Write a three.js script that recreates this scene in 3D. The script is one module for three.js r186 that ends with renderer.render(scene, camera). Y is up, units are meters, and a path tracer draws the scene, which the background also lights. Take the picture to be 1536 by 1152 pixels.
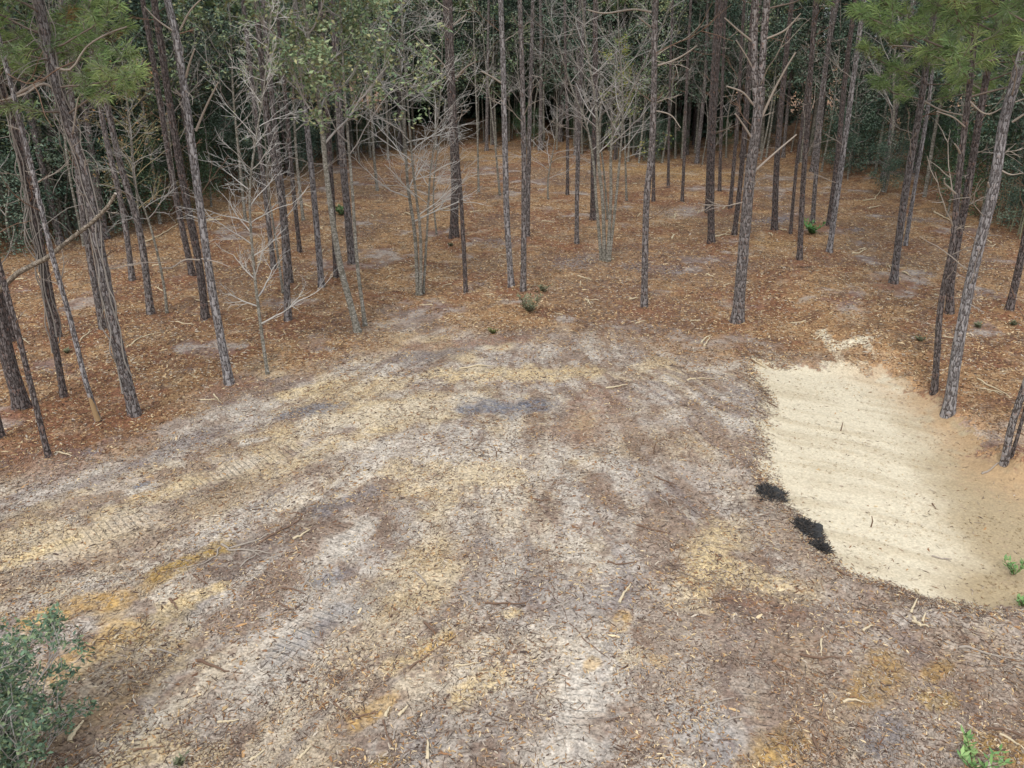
import * as THREE from 'three';
import { mergeGeometries } from 'three/addons/utils/BufferGeometryUtils.js';

// ------------------------------------------------------------------ camera, sky, sun, exposure
const H = 7, PITCH = 23.5 * Math.PI / 180, F = 1250, CX = 768, CY = 576;   // measured on the photograph (1536 x 1152)
const scene = new THREE.Scene();
const camera = new THREE.PerspectiveCamera(2 * Math.atan(CY / F) * 180 / Math.PI, 4 / 3, 0.1, 900);
camera.position.set(0, H, 0);
camera.lookAt(0, H - Math.sin(PITCH) * 10, -Math.cos(PITCH) * 10);
const renderer = new THREE.WebGLRenderer({ antialias: true });
renderer.setSize(1024, 768);
renderer.toneMapping = THREE.LinearToneMapping;
renderer.toneMappingExposure = 1.58;
renderer.shadowMap.enabled = true;
{ // overcast sky: brighter towards the zenith
  const w = 64, h = 32, d = new Float32Array(w * h * 4);
  for (let j = 0; j < h; j++) for (let i = 0; i < w; i++) {
    const el = Math.sin(((j + 0.5) / h - 0.5) * Math.PI), k = (j * w + i) * 4;
    const L = el >= 0 ? 0.62 + 0.62 * el : 0.62;
    d[k] = L * 0.95; d[k + 1] = L * 1.0; d[k + 2] = L * 1.07; d[k + 3] = 1;
  }
  const t = new THREE.DataTexture(d, w, h, THREE.RGBAFormat, THREE.FloatType);
  t.mapping = THREE.EquirectangularReflectionMapping; t.magFilter = t.minFilter = THREE.LinearFilter; t.needsUpdate = true;
  scene.background = t; scene.environment = t;
}
const sun = new THREE.DirectionalLight(0xfff8ee, 1.3);
sun.position.set(-14, 40, 18); sun.target.position.set(0, 0, -22);
sun.castShadow = true; sun.shadow.radius = 26; sun.shadow.mapSize.set(2048, 2048);
Object.assign(sun.shadow.camera, { left: -50, right: 50, top: 60, bottom: -60, near: 1, far: 160 });
scene.add(sun, sun.target);

// ------------------------------------------------------------------ small tools
let seed = 20240611;
const rnd = () => { seed |= 0; seed = seed + 0x6D2B79F5 | 0; let t = Math.imul(seed ^ seed >>> 15, 1 | seed); t = t + Math.imul(t ^ t >>> 7, 61 | t) ^ t; return ((t ^ t >>> 14) >>> 0) / 4294967296; };
const rr = (a, b) => a + (b - a) * rnd();
const pick = a => a[Math.floor(rnd() * a.length)];
const clamp = (x, a = 0, b = 1) => x < a ? a : x > b ? b : x;
const smooth = (a, b, x) => { const t = clamp((x - a) / (b - a)); return t * t * (3 - 2 * t); };
const V = (x, y, z) => new THREE.Vector3(x, y, z);
const PERM = new Float32Array(65536); for (let i = 0; i < 65536; i++) PERM[i] = rnd();
function vn(x, y) {                                             // value noise 0..1
  const xi = Math.floor(x), yi = Math.floor(y); let u = x - xi, v = y - yi;
  u = u * u * (3 - 2 * u); v = v * v * (3 - 2 * v);
  const a = (xi & 255), b = (xi + 1 & 255), c = (yi & 255) << 8, d = (yi + 1 & 255) << 8;
  const p = PERM[a | c], q = PERM[b | c], r = PERM[a | d], s = PERM[b | d];
  return p + (q - p) * u + (r - p + (p - q - r + s) * u) * v;
}
function fbm(x, y, n = 3) { let s = 0, a = 0.5, t = 0; for (let i = 0; i < n; i++) { s += a * vn(x, y); t += a; a *= 0.5; x = x * 2.03 + 17.3; y = y * 2.01 + 5.7; } return s / t; }
const lin = c => { c /= 255; return c <= 0.04045 ? c / 12.92 : Math.pow((c + 0.055) / 1.055, 2.4); };
const K = 0.72;                                                 // from the tone a surface shows to its base colour
const C = (r, g, b, k = K) => [lin(r) * k, lin(g) * k, lin(b) * k];
const srgb8 = x => { x = clamp(x); return Math.round(255 * (x <= 0.0031308 ? 12.92 * x : 1.055 * Math.pow(x, 1 / 2.4) - 0.055)); };
const sP = Math.sin(PITCH), cP = Math.cos(PITCH);
function ray(px, py) { const a = (px - CX) / F, b = -(py - CY) / F; return V(a, b * cP - sP, -b * sP - cP); }
function G(px, py) { const d = ray(px, py), t = H / -d.y; return [d.x * t, d.z * t]; }          // where a spot of the photograph lies on the ground
function AtZ(px, py, z) { const d = ray(px, py), t = z / d.z; return V(d.x * t, H + d.y * t, z); } // ... and on an upright plane at distance z
function interp(pts) { return x => { if (x <= pts[0][0]) return pts[0][1]; for (let i = 1; i < pts.length; i++) if (x <= pts[i][0]) { const a = pts[i - 1], b = pts[i]; return a[1] + (b[1] - a[1]) * (x - a[0]) / (b[0] - a[0]); } return pts[pts.length - 1][1]; }; }

const names = new Map();
function numbered(n) { const k = names.get(n) || 0; names.set(n, k + 1); return k ? n + '_' + String(k).padStart(3, '0') : n; }
function tag(o, label, category, group, kind) { if (label) o.userData.label = label; if (category) o.userData.category = category; if (group) o.userData.group = group; if (kind) o.userData.kind = kind; return o; }
function thing(name, label, category, pos, group) { const o = new THREE.Group(); o.name = numbered(name); o.position.copy(pos); tag(o, label, category, group); scene.add(o); return o; }
function part(name, geo, mat, parent) { const m = new THREE.Mesh(geo, mat); if (name === 'crown_wood') m.userData.kind = 'stuff'; m.name = name; m.castShadow = m.receiveShadow = true; parent.add(m); return m; }

class GB {                                                      // collects tubes and leaves into one geometry
  constructor() { this.p = []; this.n = []; this.u = []; this.c = []; this.i = []; }
  tube(pts, rads, nr = 6, col = [1, 1, 1], rough = 0, cap = true) {
    const base = this.p.length / 3, n = pts.length; let ref = Math.abs(pts[n - 1].clone().sub(pts[0]).normalize().y) > 0.9 ? V(1, 0, 0) : V(0, 1, 0), len = 0;
    for (let k = 0; k < n; k++) {
      const t = pts[Math.min(k + 1, n - 1)].clone().sub(pts[Math.max(k - 1, 0)]).normalize();
      const a = ref.clone().addScaledVector(t, -ref.dot(t)).normalize(), b = t.clone().cross(a); ref = a;
      if (k) len += pts[k].distanceTo(pts[k - 1]);
      for (let j = 0; j <= nr; j++) {
        const w = j / nr * Math.PI * 2, ca = Math.cos(w), sa = Math.sin(w);
        const r = rads[k] * (rough ? 1 + rough * (vn((j % nr) * 1.7 + 3, len * 2.2 + rads[0] * 900) - 0.5) : 1);
        const nx = a.x * ca + b.x * sa, ny = a.y * ca + b.y * sa, nz = a.z * ca + b.z * sa;
        this.p.push(pts[k].x + nx * r, pts[k].y + ny * r, pts[k].z + nz * r); this.n.push(nx, ny, nz);
        this.u.push(j / nr * Math.max(1, Math.round(rads[0] * 6.283 / 0.4)) * 0.4, len); this.c.push(...col);
      }
    }
    for (let k = 0; k < n - 1; k++) for (let j = 0; j < nr; j++) { const q = base + k * (nr + 1) + j, s = q + nr + 1; this.i.push(q, q + 1, s, q + 1, s + 1, s); }
    if (cap) for (const k of [0, n - 1]) {
      const m = this.p.length / 3, s = k ? 1 : -1, t = pts[k ? n - 1 : 1].clone().sub(pts[k ? n - 2 : 0]).normalize().multiplyScalar(s);
      for (let j = 0; j < nr; j++) { const q = (base + k * (nr + 1) + j) * 3; this.p.push(this.p[q], this.p[q + 1], this.p[q + 2]); this.n.push(t.x, t.y, t.z); this.u.push(0, 0); this.c.push(...col); }
      for (let j = 1; j < nr - 1; j++) k ? this.i.push(m, m + j, m + j + 1) : this.i.push(m, m + j + 1, m + j);
    }
    return this;
  }
  leaf(p, dir, side, len, wid, col, fold = 0.25) {               // a four-cornered leaf folded along its midrib
    const m = this.p.length / 3, up = dir.clone().cross(side).normalize();
    const mid = p.clone().addScaledVector(dir, len * 0.5);
    const a = mid.clone().addScaledVector(side, wid / 2).addScaledVector(up, wid * fold), b = mid.clone().addScaledVector(side, -wid / 2).addScaledVector(up, wid * fold);
    const e = p.clone().addScaledVector(dir, len).addScaledVector(up, -len * 0.1);
    for (const q of [p, a, e, b]) { this.p.push(q.x, q.y, q.z); this.n.push(up.x, up.y, up.z); this.u.push(0, 0); this.c.push(...col); }
    this.i.push(m, m + 2, m + 1, m, m + 3, m + 2);
  }
  needle(p, dir, len, wid, col) {
    const m = this.p.length / 3, s = V(dir.y, dir.z, dir.x).cross(dir).normalize().multiplyScalar(wid / 2), up = dir.clone().cross(s).normalize();
    const e = p.clone().addScaledVector(dir, len); e.y -= len * 0.12;
    const mid = p.clone().addScaledVector(dir, len * 0.55);
    for (const q of [p, mid.clone().add(s), e, mid.sub(s)]) { this.p.push(q.x, q.y, q.z); this.n.push(up.x, up.y, up.z); this.u.push(0, 0); this.c.push(...col); }
    this.i.push(m, m + 2, m + 1, m, m + 3, m + 2);
  }
  geo() {
    const g = new THREE.BufferGeometry();
    g.setAttribute('position', new THREE.Float32BufferAttribute(this.p, 3)); g.setAttribute('normal', new THREE.Float32BufferAttribute(this.n, 3));
    g.setAttribute('uv', new THREE.Float32BufferAttribute(this.u, 2)); g.setAttribute('color', new THREE.Float32BufferAttribute(this.c, 3));
    g.setIndex(this.i); return g;
  }
}
function rvec() { const z = rr(-1, 1), a = rr(0, 6.2832), r = Math.sqrt(1 - z * z); return V(r * Math.cos(a), z, r * Math.sin(a)); }
function curve(list, n) { return new THREE.CatmullRomCurve3(list, false, 'centripetal').getPoints(n); }
function texture(w, h, f, { srgb = true, repeat } = {}) {
  const d = new Uint8Array(w * h * 4);
  for (let j = 0; j < h; j++) for (let i = 0; i < w; i++) { const c = f(i, j), k = (j * w + i) * 4; for (let q = 0; q < 3; q++) d[k + q] = srgb ? srgb8(c[q]) : Math.round(clamp(c[q]) * 255); d[k + 3] = 255; }
  const t = new THREE.DataTexture(d, w, h); t.magFilter = THREE.LinearFilter; t.minFilter = THREE.LinearMipmapLinearFilter; t.generateMipmaps = true; if (srgb) t.colorSpace = THREE.SRGBColorSpace;
  t.wrapS = t.wrapT = THREE.RepeatWrapping; if (repeat) t.repeat.set(...repeat); t.needsUpdate = true; return t;
}

// ------------------------------------------------------------------ the lie of the land
const woodEdge = interp([[-700, 900], [-300, 800], [0, 715], [130, 690], [230, 650], [330, 600], [420, 575], [550, 510], [700, 500], [900, 512], [1050, 530], [1150, 535], [1330, 560], [1400, 600], [1460, 645], [1536, 690], [1800, 800]].map(p => G(...p)).sort((a, b) => a[0] - b[0]));
const backEdge = interp([[-700, 500], [-300, 420], [0, 385], [100, 372], [210, 352], [330, 315], [410, 275], [560, 240], [700, 222], [800, 226], [960, 246], [1100, 240], [1200, 252], [1280, 275], [1370, 312], [1536, 372], [1900, 450], [2300, 540]].map(p => G(...p)).sort((a, b) => a[0] - b[0]));
const padPoly = [[1128, 538], [1180, 545], [1250, 549], [1330, 560], [1395, 604], [1440, 640], [1480, 684], [1536, 718], [1700, 790], [1760, 905], [1536, 912], [1480, 915], [1400, 905], [1330, 878], [1270, 862], [1232, 830], [1204, 783], [1156, 738], [1146, 705], [1138, 640], [1150, 600], [1132, 570]].map(p => G(...p));
function padDist(x, z) {                                         // metres, negative inside the sand
  let d = 1e9, inside = false;
  for (let i = 0, j = padPoly.length - 1; i < padPoly.length; j = i++) {
    const [ax, az] = padPoly[i], [bx, bz] = padPoly[j], ex = bx - ax, ez = bz - az, wx = x - ax, wz = z - az, t = clamp((wx * ex + wz * ez) / (ex * ex + ez * ez));
    d = Math.min(d, Math.hypot(wx - ex * t, wz - ez * t)); if ((az > z) !== (bz > z) && x < ex * (z - az) / ez + ax) inside = !inside;
  }
  return inside ? -d : d;
}
const [HX, HZ] = G(870, 600);                                    // the tracks fan out from here
function streak(x, z) { x += 0.9 * (vn(x * .4 + 11, z * .4) - .5); const dx = x - HX, dz = z - HZ - 6, r = Math.hypot(dx, dz), a = Math.atan2(dx, dz + 13.5); return [a * 19 + 0.25 * r, r * 0.5]; }
const bases = [];                                                // filled with the feet of the pines, where needles gather
function hgt(x, z) {
  const wood = smooth(-0.8, 1.2, woodEdge(x) - z);
  let h = 0.16 * (fbm(x * 0.11 + 40, z * 0.11, 2) - 0.5) + 0.10 * (fbm(x * 0.5, z * 0.5, 3) - 0.5) + 0.05 * (fbm(x * 2.1 + 9, z * 2.1, 3) - 0.5);
  const pd = x > 2 && z > -24 ? padDist(x, z) : 9;
  const pad = smooth(0.25, -0.35, pd);
  if (z > -24 && z < -3) { const [a, b] = streak(x, z); h += (1 - wood) * (1 - pad) * 0.09 * (fbm(a, b, 2) - 0.5); }
  h += 0.05 * (1 - pad) * (fbm(x * 4.7, z * 4.7, 2) - 0.5);
  h *= 1 - 0.75 * pad;
  h -= 0.10 * pad; if (pad > 0) h += 0.035 * pad * (grade(x, z) - .5); h += 0.09 * Math.exp(-Math.pow((pd - 0.25) / 0.3, 2)) * (0.4 + 0.9 * vn(x * 2.3, z * 2.3));
  if (x > 6 && z > -24) { const b = smooth(-0.1, 1.4, pd) * smooth(6.8, 8.2, x) * smooth(-3, -9, z); h += 0.32 * b; }
  for (const b of bases) { const dx = x - b[0], dz = z - b[1], d2 = dx * dx + dz * dz; if (d2 < 1) h += 0.09 * Math.exp(-d2 / 0.14) * (.6 + .8 * vn(x * 5, z * 5)); }   // needles heaped round the trunks
  return h + 0.25 * smooth(0, 14, backEdge(x) - z);
}
const ground = (px, py) => { const [x, z] = G(px, py); return V(x, hgt(x, z), z); };

// ------------------------------------------------------------------ the soil: patches of sand, litter and clay where they lie
const PAL = { grey: C(178, 166, 155), pale: C(206, 195, 180), tan: C(192, 173, 146), brown: C(145, 122, 104), yellow: C(212, 188, 144), purple: C(128, 116, 114), red: C(142, 104, 82), straw: C(166, 130, 92), rust: C(132, 88, 62), umber: C(94, 74, 60), sand: C(219, 206, 180), sand2: C(170, 150, 117), ochre: C(194, 158, 100), clay: C(162, 130, 80), olive: C(168, 138, 78), orange: C(188, 148, 106), ash: C(118, 118, 126), mud: C(112, 92, 80) };
const SOIL = [                                                   // x1 y1 x2 y2 (photograph) half-width in metres, colour, strength
  [-100, 890, 300, 762, .55, 'tan', .75], [0, 850, 110, 810, .16, 'yellow', .9], [150, 775, 300, 720, .3, 'yellow', .55], [300, 760, 560, 645, .45, 'yellow', .55], [420, 650, 720, 590, .5, 'yellow', .5], [420, 590, 500, 575, .25, 'yellow', .8],
  [660, 562, 890, 557, .4, 'yellow', .75], [560, 690, 820, 690, .9, 'pale', .6], [600, 705, 760, 715, .35, 'yellow', .55], [480, 640, 700, 600, .5, 'pale', .5], [1060, 556, 1130, 545, .3, 'pale', .7], [640, 530, 800, 500, .3, 'purple', .6],
  [705, 612, 810, 607, .38, 'ash', .95], [430, 622, 510, 606, .28, 'ash', .85], [600, 540, 690, 528, .3, 'purple', .6], [220, 690, 330, 640, .28, 'purple', .7], [90, 745, 200, 695, .22, 'purple', .6], [610, 520, 790, 506, .3, 'red', .65],
  [366, 664, 398, 658, .13, 'pale', 1], [200, 737, 225, 730, .18, 'pale', .9], [205, 730, 220, 725, .07, 'ash', .9], [110, 680, 140, 676, .2, 'ash', .8], [0, 695, 30, 685, .3, 'purple', .7], [860, 650, 900, 590, .6, 'red', .6], [960, 640, 1110, 700, .9, 'brown', .4], [260, 760, 370, 715, .25, 'mud', .55],
  [330, 850, 480, 775, .38, 'mud', .9], [480, 770, 560, 740, .2, 'ash', .5], [270, 770, 520, 690, .3, 'brown', .5], [0, 880, 260, 800, .25, 'brown', .6], [470, 850, 545, 790, .22, 'pale', .7], [490, 870, 520, 855, .2, 'ash', .6],
  [235, 868, 330, 822, .22, 'olive', .95], [170, 925, 245, 865, .2, 'clay', .7], [60, 935, 170, 905, .28, 'ochre', .95], [150, 975, 250, 925, .26, 'sand2', .95], [245, 915, 330, 882, .14, 'yellow', .9], [100, 1000, 180, 955, .3, 'ochre', .7], [40, 1120, 220, 990, .5, 'olive', .45], [90, 1100, 190, 1010, .4, 'mud', .6],
  [190, 1140, 260, 1120, .22, 'yellow', .7], [300, 1150, 330, 1130, .2, 'yellow', .6], [390, 1010, 520, 890, .4, 'pale', .55], [420, 980, 580, 880, .25, 'ash', .45], [535, 1085, 585, 1052, .17, 'ochre', .95], [590, 1000, 670, 960, .2, 'yellow', .85], [630, 985, 680, 957, .08, 'ochre', .9], [690, 1050, 745, 1010, .18, 'yellow', .85],
  [610, 1130, 640, 1090, .22, 'ash', .5], [560, 1120, 720, 1100, .5, 'mud', .5], [570, 1145, 580, 1135, .15, 'olive', .8], [885, 1002, 890, 998, .09, 'ochre', 1], [984, 991, 989, 989, .1, 'ochre', 1], [940, 990, 960, 980, .1, 'yellow', .8], [760, 925, 775, 920, .1, 'yellow', .8], [925, 940, 932, 925, .14, 'ochre', .7],
  [830, 895, 910, 905, .5, 'purple', .75], [860, 930, 960, 880, .35, 'purple', .5], [1040, 900, 1085, 800, .42, 'yellow', .7], [1080, 850, 1190, 890, .4, 'yellow', .75], [1100, 905, 1230, 935, .42, 'mud', .85], [1090, 900, 1190, 920, .2, 'red', .6], [1130, 760, 1230, 830, .3, 'mud', .6], [1160, 800, 1250, 850, .35, 'brown', .6],
  [870, 940, 860, 1150, .7, 'pale', .4], [1000, 900, 1040, 1100, .5, 'pale', .35], [1240, 870, 1500, 940, .6, 'brown', .6], [1200, 1000, 1536, 1080, 1.1, 'brown', .7], [1300, 1040, 1330, 995, .26, 'clay', .85], [1395, 1010, 1415, 1000, .12, 'clay', .8], [1395, 1050, 1420, 1045, .15, 'olive', .7], [1140, 1150, 1185, 1128, .22, 'ochre', 1], [1150, 1120, 1190, 1105, .2, 'clay', .7],
  [1478, 1118, 1560, 1140, .22, 'clay', 1], [1310, 1110, 1340, 1095, .25, 'ash', .6], [1050, 1090, 1090, 1130, .4, 'ash', .35], [1230, 507, 1264, 548, .12, 'sand', 1], [1258, 530, 1300, 526, .14, 'sand', .95], [1284, 524, 1314, 547, .1, 'sand', .95], [1238, 545, 1292, 553, .14, 'sand', .9], [1350, 930, 1390, 935, .2, 'grey', .8],
  [690, 440, 720, 425, .3, 'ash', .6], [740, 365, 770, 360, .6, 'ash', .55], [850, 395, 880, 385, .6, 'ash', .55], [960, 400, 1000, 405, .6, 'ash', .5], [1010, 320, 1060, 310, .8, 'grey', .5], [1140, 330, 1170, 328, .6, 'ash', .5], [1380, 330, 1400, 332, .6, 'ash', .6], [1270, 345, 1285, 345, .4, 'ash', .6], [180, 395, 200, 390, .6, 'ash', .5], [1100, 440, 1160, 470, 1, 'rust', .5], [1150, 365, 1180, 360, .8, 'ochre', .4], [930, 250, 1050, 262, 2, 'ochre', .5], [700, 235, 760, 232, 2, 'ochre', .4],
].map(([a, b, c, d, w, col, s], k) => { const [x1, z1] = G(a, b), [x2, z2] = G(c, d); return { x1, z1, ex: x2 - x1, ez: z2 - z1, l2: Math.max(1e-6, (x2 - x1) ** 2 + (z2 - z1) ** 2), w, col: PAL[col], s, k, x0: Math.min(x1, x2) - 2 * w - .3, xe: Math.max(x1, x2) + 2 * w + .3, z0: Math.min(z1, z2) - 2 * w - .3, ze: Math.max(z1, z2) + 2 * w + .3 }; });
const mixc = (a, b, t) => { a[0] += (b[0] - a[0]) * t; a[1] += (b[1] - a[1]) * t; a[2] += (b[2] - a[2]) * t; };
function zones(x, z) { const e = woodEdge(x) - z + 4.2 * (fbm(x * 0.5, z * 0.5, 4) - 0.5) + 1.4 * (fbm(x * 2.4, z * 2.4, 2) - .5); return { wood: smooth(-1.6, 1.6, e) }; }
const grade = (x, z) => { const u = x - 6, q = z + 14, t = q - .52 * u - .05 * u * u + .5 * (vn(x * .7, z * .7) - .5); return fbm(t * 4.1 + 7, u * .5, 4); };   // marks left across the sand by grading
const bareness = (x, z) => smooth(0.60, 0.74, fbm(x * 0.7 + 90, z * 0.7, 5));   // spots where sand shows through the litter
function soil(x, z, fine = 1) {
  const { wood } = zones(x, z), c = [0, 0, 0];
  const n1 = fbm(x * 0.9 + 3, z * 0.9, 4), n2 = fbm(x * 3.1, z * 3.1 + 8, 3), n3 = fbm(x * 13, z * 13, 2), n4 = vn(x * 41, z * 41), n5 = vn(x * 83 + 5, z * 83);
  if (wood < 1) {
    const [a, b] = streak(x, z), s1 = fbm(a * 1.25, b * 0.42, 4), s2 = fbm(a * 3 + 30, b * .8, 3);
    const o = [...PAL.grey];
    mixc(o, PAL.tan, smooth(0.42, 0.62, n1)); mixc(o, PAL.pale, smooth(0.5, 0.7, s1) * 0.6);
    mixc(o, PAL.brown, smooth(0.47, 0.60, 1 - s1 + 0.35 * (n2 - 0.5)) * 0.75); mixc(o, PAL.purple, smooth(0.54, 0.70, s2) * 0.55);
    mixc(o, PAL.brown, smooth(0.48, 0.62, n2 * 0.6 + n3 * 0.4) * 0.6); mixc(o, PAL.mud, smooth(0.60, 0.72, n2 * .45 + n3 * .55) * 0.5); mixc(o, PAL.pale, smooth(0.58, 0.7, fbm(x * 2.2 + 33, z * 2.2, 3)) * 0.45); mixc(o, PAL.yellow, smooth(0.60, 0.74, fbm(x * 0.7 + 70, z * 0.7, 3)) * 0.5);
    mixc(c, o, 1);
  }
  if (wood > 0) {
    const o = [...PAL.straw];
    mixc(o, PAL.rust, smooth(0.42, 0.64, n1)); mixc(o, PAL.tan, smooth(0.54, 0.72, n2) * 0.45); mixc(o, PAL.umber, smooth(0.50, 0.70, fbm(x * 1.6 + 50, z * 1.6, 3)) * 0.6);
    mixc(o, PAL.mud, smooth(0.55, 0.7, fbm(x * 0.35 + 20, z * 0.35, 3)) * 0.6); mixc(o, PAL.straw, smooth(0.5, 0.7, n3) * 0.5); mixc(o, PAL.purple, bareness(x, z) * 0.5); mixc(o, PAL.grey, bareness(x, z) * smooth(.4, .65, n2) * .6);
    mixc(c, o, wood);
  }
  const wob = 1.3 * (n2 - 0.5) + 0.8 * (n3 - 0.5);
  for (const p of SOIL) {
    if (x < p.x0 || x > p.xe || z < p.z0 || z > p.ze) continue;
    const wx = x - p.x1, wz = z - p.z1, t = clamp((wx * p.ex + wz * p.ez) / p.l2), d = Math.hypot(wx - p.ex * t, wz - p.ez * t) / p.w;
    const m = smooth(1.25, 0.55, d + wob + 0.5 * (vn(x * 2 + p.k * 7, z * 2) - 0.5)); if (m > 0) mixc(c, p.col, m * p.s * (0.6 + 0.4 * smooth(.35, .62, n3)));
  }
  for (const b of bases) { const d = Math.hypot(x - b[0], z - b[1]); if (d < 1.3) mixc(c, PAL.rust, smooth(1.1, 0.2, d + 0.9 * (n2 - 0.5)) * 0.65); }
  let pad = 0;
  if (x > 2 && z > -24) {
    const pd = padDist(x, z) + 0.5 * (fbm(x * 2.6, z * 2.6, 3) - 0.5) + 0.34 * (n3 - 0.5) + 0.12 * (n4 - .5);
    pad = smooth(0.07, -0.05, pd);
    if (pad > 0) {
      const o = [...PAL.sand]; const [dx, dz] = DRY;
      mixc(o, PAL.sand2, smooth(-0.55, 0.7, (x - dx) * 0.93 + (z - dz) * 0.36 + 1.3 * (fbm(x * 1.1, z * 1.1, 4) - 0.5)) * 0.95);
      mixc(o, PAL.sand2, smooth(0.44, 0.70, grade(x, z) * .6 + n1 * .4) * 0.38);
      mixc(o, PAL.orange, smooth(-1.3, -0.1, pd) * smooth(6.6, 8.4, x) * smooth(.3, .6, n2 + .15) * 0.5);
      mixc(o, PAL.brown, smooth(0.70, 0.78, n3) * 0.25);
      mixc(c, o, pad);
    } else if (x > 6.5 && pd < 1.2) mixc(c, PAL.orange, smooth(1.2, 0.1, pd) * smooth(6.8, 8, x) * smooth(.35, .6, n2) * .8);
  }
  const g = 1 + fine * (1 - 0.6 * pad) * (0.75 * (n4 - 0.5) + 0.6 * (n5 - 0.5)) + 0.3 * (n3 - 0.5) * (1 - 0.6 * pad);
  c[0] *= g; c[1] *= g; c[2] *= g; return c;
}
const DRY = G(1408, 775);
const TRACKS = [[545, 765, 475, 845, .3], [335, 880, 235, 935, .26], [220, 905, 130, 950, .26], [520, 890, 390, 1010, .3], [420, 955, 330, 1040, .3], [160, 1040, 90, 1130, .3], [330, 960, 230, 1060, .28], [260, 1120, 180, 1180, .28], [640, 1000, 540, 1120, .28], [780, 560, 620, 520, .25], [1110, 1000, 1140, 1140, .3], [880, 960, 870, 1140, .3], [480, 660, 250, 740, .28], [250, 760, 60, 830, .3], [760, 620, 700, 600, .3]]
  .map(([a, b, c, d, w]) => { const [x1, z1] = G(a, b), [x2, z2] = G(c, d), l = Math.hypot(x2 - x1, z2 - z1); return { x1, z1, dx: (x2 - x1) / l, dz: (z2 - z1) / l, l, w }; });
function onTrack(x, z) { for (const t of TRACKS) { const wx = x - t.x1, wz = z - t.z1, s = wx * t.dx + wz * t.dz; if (s > 0 && s < t.l && Math.abs(-wx * t.dz + wz * t.dx) < t.w) return true; } return false; }
function relief(x, z) {                                          // fine relief 0..1
  let h = 0.5 + 0.34 * (fbm(x * 9, z * 9, 3) - 0.5) + 0.30 * (vn(x * 38, z * 38) - 0.5) + 0.26 * (vn(x * 70 + 9, z * 70) - 0.5);
  if (x > 2 && z > -24) h = 0.5 + (h - 0.5) * (1 - 0.7 * smooth(0.1, -0.1, padDist(x, z)));
  for (const t of TRACKS) { const wx = x - t.x1, wz = z - t.z1, s = wx * t.dx + wz * t.dz; if (s < 0 || s > t.l) continue; const q = Math.abs(-wx * t.dz + wz * t.dx); if (q > t.w) continue; h += 0.32 * smooth(0, .5, s) * smooth(t.l, t.l - .5, s) * smooth(t.w, t.w * .6, q) * smooth(.42, .58, fbm(x * 1.3 + 3, z * 1.3, 2)) * (Math.abs(((s / 0.105) % 1) - .5) < 0.2 ? 1 : -0.5); }
  return h;
}

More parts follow.
